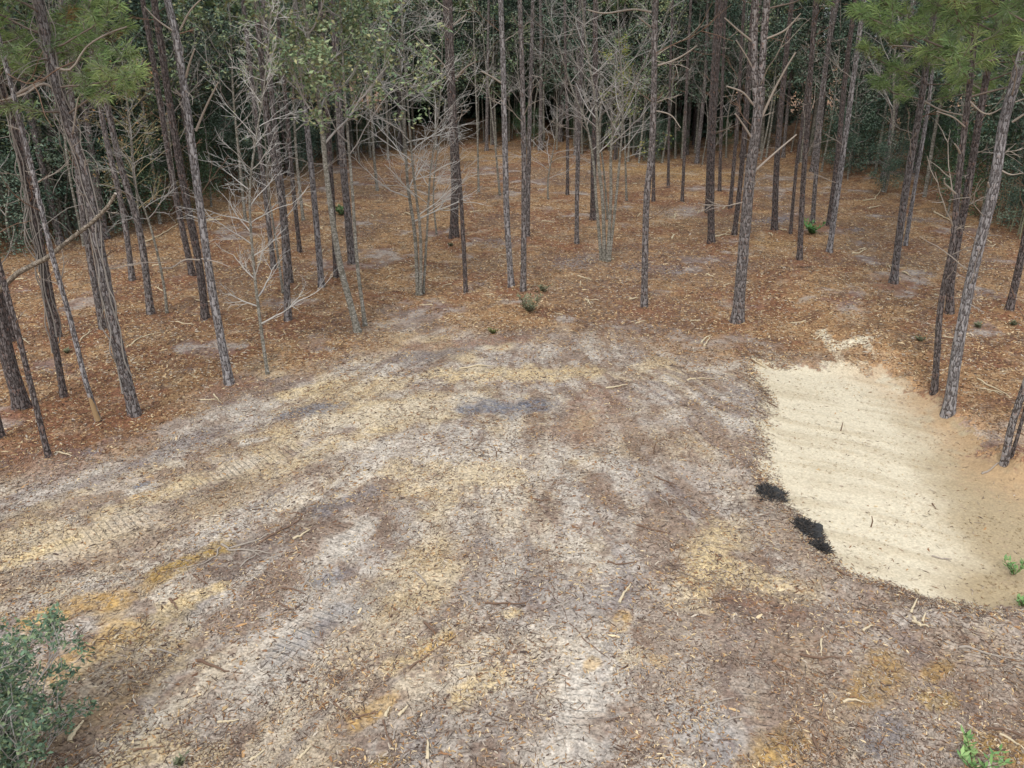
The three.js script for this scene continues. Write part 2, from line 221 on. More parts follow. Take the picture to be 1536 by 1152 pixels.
// ------------------------------------------------------------------ where the pines stand: label, width, foot and points up the trunk (read off the photograph), options
const P_EDGE = 'slender pine at the back of the clearing against the dark wood';
const PINES = [
  ['grey pine wound with dead vines, its foot at the rim of the bare soil', 20, [[203, 626], [170, 480], [128, 275], [86, 130], [62, 23]], { key: 'A', crown: [5.4, 1.9], vine: 1 }],
  ['lone pine at the corner of the bare soil with two long pale snapped branches', 15, [[344, 575], [318, 440], [299, 300], [281, 167], [263, 52], [250, 0]], { key: 'B' }],
  ['dark pine standing close behind the pine with pale snapped branches', 14, [[309, 481], [299, 397], [280, 300], [260, 182], [238, 39]], {}],
  ['thin pine rising beside the dark pine, its foot further back in the litter', 10.5, [[289, 415], [262, 285], [234, 117], [221, 39]], {}],
  ['straight pine beside the pale twiggy sapling with patchy white bark', 12, [[227, 475], [208, 345], [180, 247], [156, 125], [146, 60]], {}],
  ['small pine in front of the glossy evergreen thicket', 10, [[199, 422], [185, 327], [156, 195], [142, 104]], {}],
  ['thin pine half hidden behind the vine-wound pine', 11, [[155, 496], [130, 358], [120, 288], [104, 112]], {}],
  ['thin crooked pine with its bark scraped yellow at the foot', 9, [[148, 634], [130, 574], [102, 473], [83, 392], [62, 319], [45, 250]], { key: 'Hh', scar: 1 }],
  ['pine trailing a tangle of grey vine stems, next to the crooked scraped pine', 11, [[98, 602], [73, 462], [47, 319], [26, 208], [8, 143]], { key: 'I', vine: 1, crown: [5.8, 1.7] }],
  ['dark pine behind the two vine-hung trunks', 11, [[89, 509], [70, 405], [50, 300], [30, 190]], {}],
  ['thin pine standing furthest out on the litter before the yellow tyre tracks', 10, [[74, 689], [44, 560], [29, 501], [0, 402], [-30, 290]], {}],
  ['thick pine with a long bare dead limb slanting across the other trunks', 25, [[34, 617], [10, 527], [-10, 440], [-40, 300]], { key: 'K' }],
  ['dark pine partly behind the thick pine with the dead limb', 11, [[20, 517], [5, 457], [-30, 320]], {}],
  ['stout dark pine standing in grey sand beside the thin outer pine', 13, [[3, 662], [-30, 520], [-60, 400]], {}],
  ['pine behind the pale lichen-grey sapling at the rim of the bare soil', 12, [[433, 485], [422, 306], [403, 195], [390, 60]], { key: 'O' }],
  ['pine directly behind another in the group near the lichen-grey sapling', 10, [[436, 426], [427, 319], [412, 180], [402, 80]], {}],
  ['thin pine at the far side of the group near the lichen-grey sapling', 9, [[411, 405], [396, 280], [380, 140]], {}],
  ['thin pine with a dark foot in front of the evergreen edge thicket', 8, [[450, 380], [440, 280], [428, 150]], {}],
  ['even grey pine between the lichen-grey sapling and the leaning pale stem', 11, [[483, 434], [470, 280], [453, 117], [444, 20]], {}],
  ['pine hidden behind the leaning pale hardwood stem', 10, [[505, 417], [500, 330], [492, 200], [484, 60]], {}],
  ['thick straight pine behind the two leaning pale hardwood stems', 13.5, [[528, 395], [518, 280], [511, 200], [501, 40]], {}],
  ['tall thick pine with a small green tuft at its foot, mid clearing', 15, [[681, 357], [682, 260], [677, 156], [669, 0]], { key: 'W' }],
  ['thin dark pine just in front of the tall thick pine', 7.5, [[699, 443], [692, 306], [684, 200], [678, 60]], {}],
  ['pine of the close pair above the small green bush, the smoother one', 11, [[767, 436], [760, 319], [758, 240], [754, 78], [751, 0]], { key: 'Y' }],
  ['pine of the close pair with the small green bush at its foot', 10, [[785, 441], [786, 319], [786, 250], [783, 104], [780, 0]], {}],
  ['thin pine behind the close pair of pines', 8, [[791, 358], [793, 260], [795, 160], [799, 13]], {}],
  ['thin pine beside the clump of pale multi-stemmed hardwood', 8, [[865, 368], [866, 280], [871, 130], [875, 39]], {}],
  [P_EDGE, 6, [[851, 296], [851, 182], [848, 80]], { edge: 1 }],
  ['pine right behind the clump of pale multi-stemmed hardwood', 11, [[890, 333], [890, 260], [893, 156], [893, 13]], {}],
  ['straight reddish pine alone at the front of the brown litter', 12, [[966, 466], [970, 290], [978, 221], [981, 100], [983, 0]], { key: 'e', crown: [7.5, 2.2] }],
  [P_EDGE, 6, [[980, 304], [981, 200], [984, 60]], { edge: 1 }],
  [P_EDGE, 6, [[1023, 304], [1026, 234], [1030, 117]], { edge: 1 }],
  [P_EDGE, 5, [[1002, 283], [1005, 130]], { edge: 1 }],
  ['dark thick pine behind the big forked pine', 12.5, [[1066, 369], [1067, 260], [1073, 130], [1081, 20]], {}],
  [P_EDGE, 9, [[1061, 320], [1064, 220], [1072, 60]], { edge: 1 }],
  [P_EDGE, 6, [[1079, 288], [1085, 78]], { edge: 1 }],
  [P_EDGE, 7, [[1095, 313], [1107, 170], [1114, 40]], { edge: 1 }],
  ['thin pine showing between the big forked pine and the dark thick one', 9, [[1101, 356], [1110, 280], [1120, 143], [1128, 30]], {}],
  ['big pine that forks in two high up with broken pale branches', 20, [[1105, 488], [1117, 358], [1126, 260], [1138, 160], [1151, 0]], { key: 'l', fork: 1, crown: [7.1, 2.6] }],
  ['dark pine to the side of the big forked pine, further back', 11, [[1161, 348], [1165, 247], [1175, 130], [1185, 30]], {}],
  [P_EDGE, 6, [[1185, 355], [1195, 250], [1209, 140]], { edge: 1 }],
  ['pine in the brown litter with a low green plant behind its foot', 10, [[1198, 396], [1205, 280], [1212, 180], [1220, 50]], {}],
  ['thin pine rising out of the low green plant', 8, [[1218, 338], [1224, 260], [1232, 182], [1241, 80]], {}],
  ['leaning silver-grey pine standing clear of its neighbours', 10, [[1243, 383], [1258, 280], [1277, 143], [1294, 10]], {}],
  ['dark pine behind the leaning silver-grey pine', 10, [[1243, 342], [1256, 240], [1268, 120]], {}],
  ['pine rising into low bright green needles above the orange litter', 13, [[1336, 445], [1360, 280], [1381, 156], [1398, 40]], { key: 's', crown: [4.6, 2.3] }],
  ['thin pine behind the pine with low bright green needles', 7, [[1357, 373], [1373, 280], [1392, 169], [1404, 60]], { crown: [6.2, 1.7] }],
  ['thin pine touching the upper rim of the pale sand beside a thicker pine', 11, [[1398, 600], [1404, 540], [1412, 462], [1428, 358], [1438, 280], [1454, 143], [1462, 50]], { key: 'u', crown: [5.6, 1.9] }],
  ['rough dark pine behind the two pines at the rim of the pale sand', 13, [[1419, 494], [1427, 420], [1451, 284], [1467, 182], [1480, 120]], { crown: [5.2, 2.0] }],
  ['silvery pine with its foot in the upper rim of the pale sand', 19, [[1421, 626], [1441, 501], [1467, 384], [1490, 280], [1508, 185], [1534, 80]], { key: 'v', crown: [6.2, 2.0] }],
  ['dark pine standing in litter uphill from the pale sand', 13, [[1508, 489], [1534, 371], [1560, 250]], {}],
  ['thicker stem of the pair of pines rooted in the orange bank by the sand', 12, [[1504, 702], [1520, 640], [1545, 550], [1580, 420]], { key: 'x' }],
  ['thinner stem of the pair of pines rooted in the orange bank by the sand', 6, [[1513, 700], [1528, 645], [1552, 550], [1585, 420]], {}],
];
for (const p of PINES) bases.push(G(...p[2][0]));
const LAND = { wood: [], soil: [] };                              // short names of things that are easy to find, for the labels
for (const [k, n] of [[0, 'the vine-wound pine'], [1, 'the lone pine with pale snapped branches'], [4, 'the pine beside the white-barked sapling'], [7, 'the crooked scraped pine'], [11, 'the thick pine with the dead limb'], [14, 'the lichen-grey sapling'], [18, 'the even grey pine'], [20, 'the two leaning pale stems'], [21, 'the tall thick mid-clearing pine'], [23, 'the close pair of pines'], [28, 'the grey hardwood clump'], [29, 'the straight reddish pine'], [33, 'the dark thick pine'], [38, 'the big forked pine'], [41, 'the low bright green plant'], [43, 'the leaning silver-grey pine'], [45, 'the pine with low green needles'], [47, 'the pines at the sand rim'], [50, 'the dark pine uphill of the sand']]) LAND.wood.push([...G(...PINES[k][2][0]), n]);
LAND.wood.push([...G(631, 441), 'the whitish hardwood clump']);
for (const [x, y, n] of [[1155, 740, 'the wide black heap'], [1211, 793, 'the round black heap'], [1300, 680, 'the pale sand'], [60, 1080, 'the blue-green bush'], [1490, 1125, 'the dark ochre clay patch'], [1160, 1140, 'the bright ochre patch'], [395, 815, 'the torn roots in dark soil'], [120, 915, 'the long ochre streak'], [750, 610, 'the blue-grey patch'], [1315, 1018, 'the olive-ochre stain'], [560, 1070, 'the small ochre track'], [930, 1000, 'the two yellow clay lumps'], [1370, 930, 'the pale splinters below the sand'], [740, 690, 'the upright stub'], [700, 550, 'the pale yellow sand band'], [720, 1030, 'the yellow twin streaks'], [1120, 870, 'the yellow sand above the red-brown litter'], [460, 800, 'the cleat marks of the dozer track'], [860, 900, 'the purple-grey litter patch']]) LAND.soil.push([...G(x, y), n]);
const nearest = (list, x, z) => { let b = null, d = 1e9; for (const l of list) { const q = Math.hypot(l[0] - x, l[1] - z); if (q < d) { d = q; b = l; } } return b[2]; };
const behind = (x, z) => { let b = null, d = 1e9; for (const l of LAND.wood) { const q = Math.abs(l[0] / l[1] - x / z); if (q < d) { d = q; b = l; } } return b[2]; };

// ------------------------------------------------------------------ ground
function axis(list) { const out = []; for (const [a, b, n] of list) for (let i = 0; i < n; i++) out.push(a + (b - a) * i / n); out.push(list[list.length - 1][1]); return out; }
{
  const xs = axis([[-300, -100, 8], [-100, -45, 14], [-45, -24, 42], [-24, -12, 80], [-12, 12, 300], [12, 24, 80], [24, 45, 42], [45, 100, 14], [100, 300, 8]]);
  const zs = axis([[-420, -140, 10], [-140, -75, 20], [-75, -55, 40], [-55, -20, 230], [-20, -5, 210], [-5, 20, 30], [20, 80, 8]]);
  const near = [-12, 12, -20, -5], mid = [-24, 24, -55, -20];
  const inside = (r, x, z) => x > r[0] && x < r[1] && z > r[2] && z < r[3];
  const hs = xs.map(x => zs.map(z => hgt(x, z)));
  const sheets = [near, mid, null].map(rect => {
    const id = new Map(), p = [], u = [], idx = [];
    const vert = (i, j) => { const k = i * 4096 + j; if (!id.has(k)) { id.set(k, p.length / 3); p.push(xs[i], hs[i][j], zs[j]); rect ? u.push((xs[i] - rect[0]) / (rect[1] - rect[0]), (zs[j] - rect[2]) / (rect[3] - rect[2])) : u.push(xs[i] / 24, zs[j] / 24); } return id.get(k); };
    for (let i = 0; i < xs.length - 1; i++) for (let j = 0; j < zs.length - 1; j++) {
      const cx = (xs[i] + xs[i + 1]) / 2, cz = (zs[j] + zs[j + 1]) / 2;
      const w = inside(near, cx, cz) ? near : inside(mid, cx, cz) ? mid : null; if (w !== rect) continue;
      const a = vert(i, j), b = vert(i + 1, j), c = vert(i, j + 1), d = vert(i + 1, j + 1); idx.push(a, c, b, b, c, d);
    }
    const g = new THREE.BufferGeometry(); g.setAttribute('position', new THREE.Float32BufferAttribute(p, 3)); g.setAttribute('uv', new THREE.Float32BufferAttribute(u, 2)); g.setIndex(idx);
    // normals from the height field, so that the sheets meet without a seam
    const n = new Float32Array(p.length); for (let k = 0; k < p.length; k += 3) { const e = 0.06, x = p[k], z = p[k + 2], v = V(hgt(x - e, z) - hgt(x + e, z), 2 * e, hgt(x, z - e) - hgt(x, z + e)).normalize(); n[k] = v.x; n[k + 1] = v.y; n[k + 2] = v.z; }
    g.setAttribute('normal', new THREE.BufferAttribute(n, 3)); return g;
  });
  const tex = (r, w, h, fine) => { const t = texture(w, h, (i, j) => soil(r[0] + (i + .5) / w * (r[1] - r[0]), r[2] + (j + .5) / h * (r[3] - r[2]), fine)); t.wrapS = t.wrapT = THREE.ClampToEdgeWrapping; return t; };
  const bmp = (r, w, h) => { const t = texture(w, h, (i, j) => { const v = relief(r[0] + (i + .5) / w * (r[1] - r[0]), r[2] + (j + .5) / h * (r[3] - r[2])); return [v, v, v]; }, { srgb: false }); t.wrapS = t.wrapT = THREE.ClampToEdgeWrapping; return t; };
  const m1 = new THREE.MeshStandardMaterial({ map: tex(near, 2048, 2048, 1), bumpMap: bmp(near, 2048, 1536), bumpScale: 0.045, roughness: 1 });
  const m2 = new THREE.MeshStandardMaterial({ map: tex(mid, 2048, 2048, 1), bumpMap: bmp(mid, 1024, 1024), bumpScale: 0.05, roughness: 1 });
  const m3 = new THREE.MeshStandardMaterial({ map: texture(512, 512, (i, j) => { const x = i / 512, y = j / 512, n = 0.6 * vn(x * 64, y * 64) + 0.4 * vn(x * 256, y * 256), o = [...PAL.rust]; mixc(o, PAL.straw, smooth(.3, .7, n)); return o; }), roughness: 1 });
  const g = new THREE.Mesh(mergeGeometries(sheets, true), [m1, m2, m3]); g.name = 'ground'; g.receiveShadow = g.castShadow = true; tag(g, 'bare graded soil and brown litter of the clearing', 'ground', null, 'structure'); scene.add(g);
}

// ------------------------------------------------------------------ bark
function barkTexture(base, furrow, flake, nx, ny, flakes) {
  const w = 256, h = 1024, per = (x, y, a, b) => { const px = x / w * a, py = y / h * b, f = (i, j) => PERM[(((i % a) + a) % a) * 7 + 13 & 255 | (((j % b) + b) % b & 255) << 8]; const xi = Math.floor(px), yi = Math.floor(py); let u = px - xi, v = py - yi; u = u * u * (3 - 2 * u); v = v * v * (3 - 2 * v); const p = f(xi, yi), q = f(xi + 1, yi), r = f(xi, yi + 1), s = f(xi + 1, yi + 1); return p + (q - p) * u + (r - p + (p - q - r + s) * u) * v; };
  const H1 = new Float32Array(w * h), H2 = new Float32Array(w * h);
  for (let j = 0; j < h; j++) for (let i = 0; i < w; i++) {
    const wx = i + 14 * (per(i, j, 8, 24) - .5), ridge = 1 - Math.abs(2 * per(wx, j, nx, ny) - 1), cross = 1 - Math.abs(2 * per(wx, j, nx, ny * 3) - 1);
    H1[j * w + i] = smooth(0.95, 0.35, ridge * 0.75 + cross * 0.25) * 0.8 + 0.2 * per(i, j, 64, 200); H2[j * w + i] = per(i, j, 6, 20) * .5 + per(i, j, 20, 60) * .5;
  }
  const map = texture(w, h, (i, j) => { const k = j * w + i, c = [...furrow]; mixc(c, base, smooth(.15, .6, H1[k])); mixc(c, flake, smooth(.6, .75, H2[k]) * smooth(.3, .6, H1[k]) * flakes); const g = 0.75 + 0.5 * per(i, j, 128, 400); return [c[0] * g, c[1] * g, c[2] * g]; });
  const bump = texture(w, h, (i, j) => { const v = H1[j * w + i]; return [v, v, v]; }, { srgb: false });
  for (const t of [map, bump]) t.repeat.set(1 / 0.4, 1 / 1.6);
  return { map, bumpMap: bump };
}
const pineTex = [barkTexture(C(156, 149, 147), C(80, 71, 68), C(156, 120, 104), 13, 18, .6), barkTexture(C(134, 124, 121), C(64, 54, 51), C(138, 100, 84), 14, 20, .7), barkTexture(C(176, 171, 171), C(94, 87, 86), C(166, 140, 128), 12, 16, .4)];
const pineBark = pineTex.map(t => new THREE.MeshStandardMaterial({ ...t, bumpScale: 0.03, roughness: 1 }));
const hardTex = barkTexture(C(156, 151, 140), C(110, 105, 94), C(196, 194, 188), 5, 40, .8);
const hardBark = new THREE.MeshStandardMaterial({ ...hardTex, bumpScale: 0.005, roughness: .95 });
const twigGrey = new THREE.MeshStandardMaterial({ color: new THREE.Color(...C(182, 176, 170)), roughness: 1, vertexColors: true });
const deadWood = new THREE.MeshStandardMaterial({ color: new THREE.Color(...C(168, 156, 144)), roughness: 1, vertexColors: true });
const paleTwig = new THREE.MeshStandardMaterial({ color: new THREE.Color(...C(206, 201, 194)), roughness: 1, vertexColors: true });
const paleWood = new THREE.MeshStandardMaterial({ color: new THREE.Color(...C(214, 196, 164)), roughness: 1, vertexColors: true });
const brownWood = new THREE.MeshStandardMaterial({ color: new THREE.Color(...C(122, 96, 78)), roughness: 1, vertexColors: true });
const limbMat = new THREE.MeshStandardMaterial({ color: new THREE.Color(...C(122, 108, 98)), roughness: 1, vertexColors: true });
const vineMat = new THREE.MeshStandardMaterial({ color: new THREE.Color(...C(150, 142, 134)), roughness: 1, vertexColors: true });
const needleMat = new THREE.MeshPhysicalMaterial({ vertexColors: true, roughness: .9, transmission: .35, thickness: 0, side: THREE.DoubleSide });
const leafMat = new THREE.MeshStandardMaterial({ vertexColors: true, roughness: .7, side: THREE.DoubleSide });

// ------------------------------------------------------------------ pines
const NEEDLE = [C(156, 182, 112, .9), C(140, 170, 104, .9), C(172, 194, 122, .9), C(126, 156, 98, .9)], OLDNEEDLE = [C(160, 132, 74), C(150, 108, 70)];
function tuft(gb, p, dir, n = 64, L = 0.21, w = 0.0055) {
  const col = rnd() < 0.02 ? pick(OLDNEEDLE) : pick(NEEDLE);
  for (let i = 0; i < n; i++) { const d = rvec().multiplyScalar(0.9).addScaledVector(dir, 0.75).normalize(), k = rr(.75, 1.2); gb.needle(p.clone().addScaledVector(dir, rr(-.3, .02)), d, L * rr(.7, 1.1), w, [col[0] * k, col[1] * k, col[2] * k]); }
}
function wander(p, d, len, n, wob, lift = 0) { const pts = [p.clone()], dir = d.clone(); for (let i = 0; i < n; i++) { dir.addScaledVector(rvec(), wob); dir.y += lift; dir.normalize(); pts.push(pts[i].clone().addScaledVector(dir, len / n)); } return pts; }
const taper = (n, a, b) => Array.from({ length: n }, (_, i) => a + (b - a) * i / (n - 1));
function pineCrown(top, base, height, R, limbs) {                // origin at the tree's foot; top(y) gives the trunk's middle at height y
  const wood = new GB(), green = new GB(), nd = [1, 1, 1];
  for (let i = 0; i < limbs; i++) {
    const t = (i + rnd()) / limbs, y = base + (height - base) * t, az = i * 2.4 + rr(-.5, .5), len = R * (1 - 0.72 * t) * rr(.65, 1.1) + .15;
    const d = V(Math.cos(az), rr(.0, .35) + t * .5, Math.sin(az)).normalize(), pts = wander(top(y), d, len, 5, .14, .05);
    wood.tube(pts, taper(6, .019 * (1 - .5 * t), .007), 4, nd);
    const sub = Math.max(3, Math.round(len * 4.2));
    for (let s = 0; s < sub; s++) {
      const k = 1.2 + 3.8 * (s + rnd()) / sub, q = pts[Math.floor(k)].clone().lerp(pts[Math.min(5, Math.floor(k) + 1)], k % 1), sd = d.clone().multiplyScalar(.7).add(rvec().multiplyScalar(.8)); sd.y += .25; sd.normalize();
      const sp = wander(q, sd, rr(.2, .5), 2, .2, .1); wood.tube(sp, [.008, .007, .006], 3, nd, 0, false); tuft(green, sp[2], sd);
      if (rnd() < .5) tuft(green, sp[1], sd.clone().add(rvec().multiplyScalar(.6)).normalize(), 30);
    }
    tuft(green, pts[5], d);
  }
  return [wood.geo(), green.geo()];
}
const straight = y => V(0, y, 0);
const CROWNS = [0, 1, 2, 3].map(() => pineCrown(straight, 0, rr(4.8, 6), rr(1.5, 1.9), 11)), THICK = [0, 1, 2].map(() => pineCrown(straight, 0, rr(5, 6), rr(2.1, 2.5), 34));
function deadBranchGeo(len, kinks) {                              // pointing along +x
  const gb = new GB(), pts = wander(V(0, 0, 0), V(1, rr(.05, .5), 0).normalize(), len, 6, kinks, .02), one = [1, 1, 1];
  gb.tube(pts, taper(7, .011, .004), 5, one);
  const subs = Math.floor(rr(1, 6)); for (let s = 0; s < subs; s++) { const k = Math.floor(rr(2, 6)), sp = wander(pts[k], pts[k].clone().sub(pts[k - 1]).normalize().add(rvec().multiplyScalar(.7)).normalize(), len * rr(.2, .5), 4, .2, .03); gb.tube(sp, taper(5, .008, .004), 4, one); }
  return gb.geo();
}
const DEAD = Array.from({ length: 14 }, (_, i) => deadBranchGeo(i < 5 ? rr(.15, .35) : rr(.5, 1.4), i < 5 ? .08 : .2));
function addDead(tree, top, rad, y0, y1, n) {
  for (let i = 0; i < n; i++) { const y = rr(y0, y1), az = rr(0, 6.283), b = part('branch', pick(DEAD), rnd() < .65 ? deadWood : brownWood, tree), r = rad(y) * .8; b.position.copy(top(y)).add(V(Math.cos(az) * r, 0, -Math.sin(az) * r)); b.rotation.set(0, az, rr(-.35, .6)); b.scale.setScalar(rr(.7, 1.3)); }
}
const trees = {};
function pine([label, w, pts, o]) {
  const [fx, fz] = G(...pts[0]), foot = V(fx, hgt(fx, fz), fz), t = thing('pine_tree', label, 'pine tree', foot, o.edge ? 'slender pines at the back of the clearing' : 'pines standing in the clearing');
  const depth = -fz * cP + H * sP, r0 = w * depth / F / 2 * .82, tall = rr(12.6, 14.5);
  const path = pts.map(([x, y], i) => i ? AtZ(x, y, fz).sub(foot) : V(0, 0, 0));
  const a = path[path.length - 2], b = path[path.length - 1], sl = (b.x - a.x) / (b.y - a.y), top0 = b.clone();
  path.push(V(top0.x + sl * .6 * (tall - top0.y) * .5, (top0.y + tall) / 2, rr(-.1, .1)), V(top0.x + sl * .45 * (tall - top0.y), tall, rr(-.2, .2)));
  for (let i = 1; i < path.length; i++) path[i].z += rr(-.05, .05);
  const line = new THREE.CatmullRomCurve3([V(-path[1].x * .02, -.15, 0), ...path], false, 'centripetal').getPoints(60);
  const top = y => { for (let i = 1; i < line.length; i++) if (line[i].y >= y) { const k = (y - line[i - 1].y) / (line[i].y - line[i - 1].y); return line[i - 1].clone().lerp(line[i], clamp(k)); } return line[line.length - 1].clone(); };
  const rad = y => r0 * (1 - .55 * Math.pow(clamp(y / tall), 1.2)) + r0 * .35 * Math.exp(-y / .22);
  const bark = pineBark[o.fork ? 0 : label.match(/dark/) ? 1 : label.match(/silver|smoother/) ? 2 : [0, 0, 1, 2][Math.floor(rnd() * 4)]];
  const cut = o.fork ? line.findIndex(p => p.y > AtZ(1138, 152, fz).y - foot.y) : line.length;
  part('trunk', new GB().tube(o.fork ? line.slice(0, cut + 2) : line, (o.fork ? line.slice(0, cut + 2) : line).map(p => rad(p.y)), 12, [1, 1, 1], .16).geo(), bark, t);
  if (o.fork) {
    part('fork_stem', new GB().tube(line.slice(cut - 2), line.slice(cut - 2).map(p => rad(p.y) * .72), 10, [1, 1, 1], .14).geo(), bark, t);
    const q = line[cut - 2], off = AtZ(1134, 0, fz).sub(foot), f2 = curve([q, AtZ(1131, 110, fz).sub(foot).add(V(0, 0, .05)), off, off.clone().add(V(-.1, 3, .2)), off.clone().add(V(-.25, 5.4, .2))], 20);
    part('fork_stem', new GB().tube(f2, f2.map(p => rad(p.y) * .62), 10, [1, 1, 1], .14).geo(), bark, t);
  }
  const cb = o.crown ? o.crown[0] : rr(8.9, 9.6);
  if (o.crown) { const [wd, gr] = pineCrown(top, cb, tall + .3, o.crown[1], Math.round(26 + (tall - cb) * 4)); part('crown_wood', wd, limbMat, t); part('crown', gr, needleMat, t); }
  else { const [wd, gr] = pick(CROWNS), c = top(cb), s = (tall + .2 - cb) / 5; for (const [n, g, m] of [['crown_wood', wd, limbMat], ['crown', gr, needleMat]]) { const k = part(n, g, m, t); k.position.copy(c); k.scale.set(1, s, 1); k.rotation.y = t.id; } }
  addDead(t, top, rad, 2.2, cb, Math.round(rr(5, 11) * (w > 8 ? 1 : .6)));
  if (o.vine) {
    for (let v = 0; v < 7; v++) { const y1 = rr(5.5, 8), y0 = rr(.2, 3.2), pp = []; let az = rr(0, 6.28); for (let y = y0; y < y1; y += .3) { az += rr(-.5, .6); const R = rad(y) + (rnd() < .2 ? rr(.04, .16) : .015); pp.push(top(y).add(V(Math.cos(az) * R, 0, Math.sin(az) * R))); } const c = curve(pp, pp.length * 3); part('vine', new GB().tube(c, taper(c.length, .014, .007), 5).geo(), vineMat, t); }
    for (let v = 0; v < 16; v++) { const y = rr(3.2, 7), az = rr(0, 6.28), c = wander(top(y).add(V(Math.cos(az) * .1, 0, Math.sin(az) * .1)), V(Math.cos(az), rr(-.3, .3), Math.sin(az)).normalize(), rr(.5, 1.3), 8, .25, -.16); part('vine', new GB().tube(c, taper(9, .007, .004), 4).geo(), vineMat, t); }
  }
  if (o.scar) { const g = new GB().tube([V(.01, .02, .0), top(.15), top(.35), top(.52)].map((p, i) => p.add(V(0, 0, .012))), [r0 * 1.22, r0 * 1.12, r0 * 1.02, r0 * .8], 10, [1, 1, 1], .1).geo(); part('scraped_bark', g, new THREE.MeshStandardMaterial({ color: new THREE.Color(...C(172, 142, 104)), roughness: 1 }), t); }
  if (o.key) trees[o.key] = { t, foot, fz, top, rad };
  return t;
}
const pineThings = PINES.map(pine);
function snapped(key, list, mat = deadWood) {                      // long broken branches that show one by one
  const { t, foot, fz } = trees[key];
  for (const [pts, w, dz = .25] of list) { const n = pts.length, p = pts.map(([x, y], i) => AtZ(x, y, fz).sub(foot).add(V(0, 0, dz * i / (n - 1)))), c = curve(p, 12), r = w * -fz / F / 2 * .8; part('branch', new GB().tube(c, taper(c.length, r * 1.1, r * .6), 6, [1, 1, 1], .2).geo(), mat, t); }
}
snapped('B', [[[[279, 116], [288, 95], [299, 73]], 4], [[[294, 196], [312, 160], [334, 122]], 4.5], [[[270, 45], [290, 15], [320, -10]], 3.5], [[[300, 390], [280, 388], [262, 398], [250, 397]], 3], [[[302, 388], [330, 391], [352, 396]], 2.5], [[[265, 50], [240, 30], [225, 10]], 3]]);
snapped('K', [[[[-12, 447], [30, 408], [75, 385], [110, 358], [150, 328], [178, 302], [192, 282]], 9.5, .5], [[[84, 379], [87, 370], [89, 363]], 4, .4], [[[152, 327], [157, 320], [160, 316]], 4, .4], [[[128, 345], [132, 338]], 4, .4]], new THREE.MeshStandardMaterial({ ...hardTex, bumpScale: .006, color: new THREE.Color(.95, .85, .78), roughness: 1 }));
snapped('A', [[[[78, 100], [108, 104], [135, 70], [170, 50], [200, 40]], 4], [[[92, 140], [70, 125], [45, 140], [10, 150]], 5], [[[110, 195], [122, 150], [132, 138]], 3]]);
snapped('I', [[[[10, 150], [30, 140], [60, 125], [105, 103]], 6, .2]]);
snapped('l', [[[[1130, 157], [1112, 138], [1086, 128]], 4], [[[1127, 206], [1112, 185], [1099, 169]], 4], [[[1140, 182], [1158, 138], [1172, 108], [1188, 78]], 4.5], [[[1126, 262], [1165, 232], [1203, 205]], 4.5, -.4], [[[1145, 60], [1175, 45], [1196, 20]], 3.5], [[[1132, 65], [1105, 45], [1083, 27]], 3.5], [[[1133, 110], [1118, 85], [1100, 60]], 3]]);
snapped('e', [[[[977, 18], [950, 14], [905, 20], [880, 15]], 3.5], [[[976, 40], [965, 33], [957, 27]], 3], [[[981, 100], [1010, 90], [1030, 78], [1042, 68]], 3.5], [[[979, 165], [1005, 172], [1018, 190]], 2.5]]);
snapped('v', [[[[1518, 183], [1536, 167], [1550, 160]], 4], [[[1484, 281], [1476, 274], [1471, 270]], 4], [[[1493, 250], [1510, 260], [1522, 256]], 3]]);
snapped('u', [[[[1440, 230], [1432, 222], [1422, 213]], 4], [[[1434, 291], [1420, 280], [1410, 272], [1407, 264]], 4], [[[1447, 190], [1425, 175], [1395, 165]], 3], [[[1452, 150], [1475, 170], [1500, 155]], 3]]);
snapped('s', [[[[1383, 150], [1410, 165], [1440, 172]], 3], [[[1390, 75], [1365, 70], [1332, 68]], 3.5]]);
snapped('W', [[[[676, 110], [660, 90], [640, 70], [622, 52]], 3], [[[684, 116], [700, 100], [712, 93]], 3], [[[674, 42], [690, 30], [700, 22]], 3.5]]);
snapped('Y', [[[[753, 125], [738, 115], [722, 106]], 3.5]]);
//@@PART3
// ------------------------------------------------------------------ bare and leafy hardwoods
const GREENLEAF = [C(146, 164, 118), C(130, 152, 110), C(166, 176, 132), C(114, 138, 100), C(172, 170, 124)];
const DARKLEAF = [C(88, 112, 92), C(74, 100, 84), C(110, 130, 110), C(60, 83, 70), C(134, 150, 128)];
const BRONZE = [C(150, 128, 80), C(126, 132, 84), C(162, 120, 74)];
function leafAt(gb, p, pal, L) { const d = rvec(); d.y = d.y * .6 - .15; d.normalize(); const s = d.clone().cross(rvec()).normalize(), c = pick(pal), k = rr(.75, 1.25); gb.leaf(p, d, s, L * rr(.7, 1.2), L * rr(.36, .5), [c[0] * k, c[1] * k, c[2] * k]); }
function twigs(gb, p, d, len, r, level, ends, up = .06) {
  const n = level > 1 ? 6 : 4, pts = wander(p, d, len, n, level > 1 ? .16 : .22, up); gb.tube(pts, taper(n + 1, r, Math.max(.0028, r * .45)), level > 1 ? 5 : 3, [1, 1, 1], 0, level > 1);
  ends.push(pts[n]); if (!level) return;
  const kids = Math.round(rr(3, 5.4)); for (let i = 0; i < kids; i++) { const k = 1 + Math.floor((n - .5) * Math.pow((i + rnd()) / kids, .8)), a = pts[k].clone().sub(pts[k - 1]).normalize().add(rvec().multiplyScalar(.75)).normalize(); twigs(gb, pts[Math.min(k, n)], a, len * rr(.4, .65), Math.max(.0036, r * .5), level - 1, ends, up); }
}
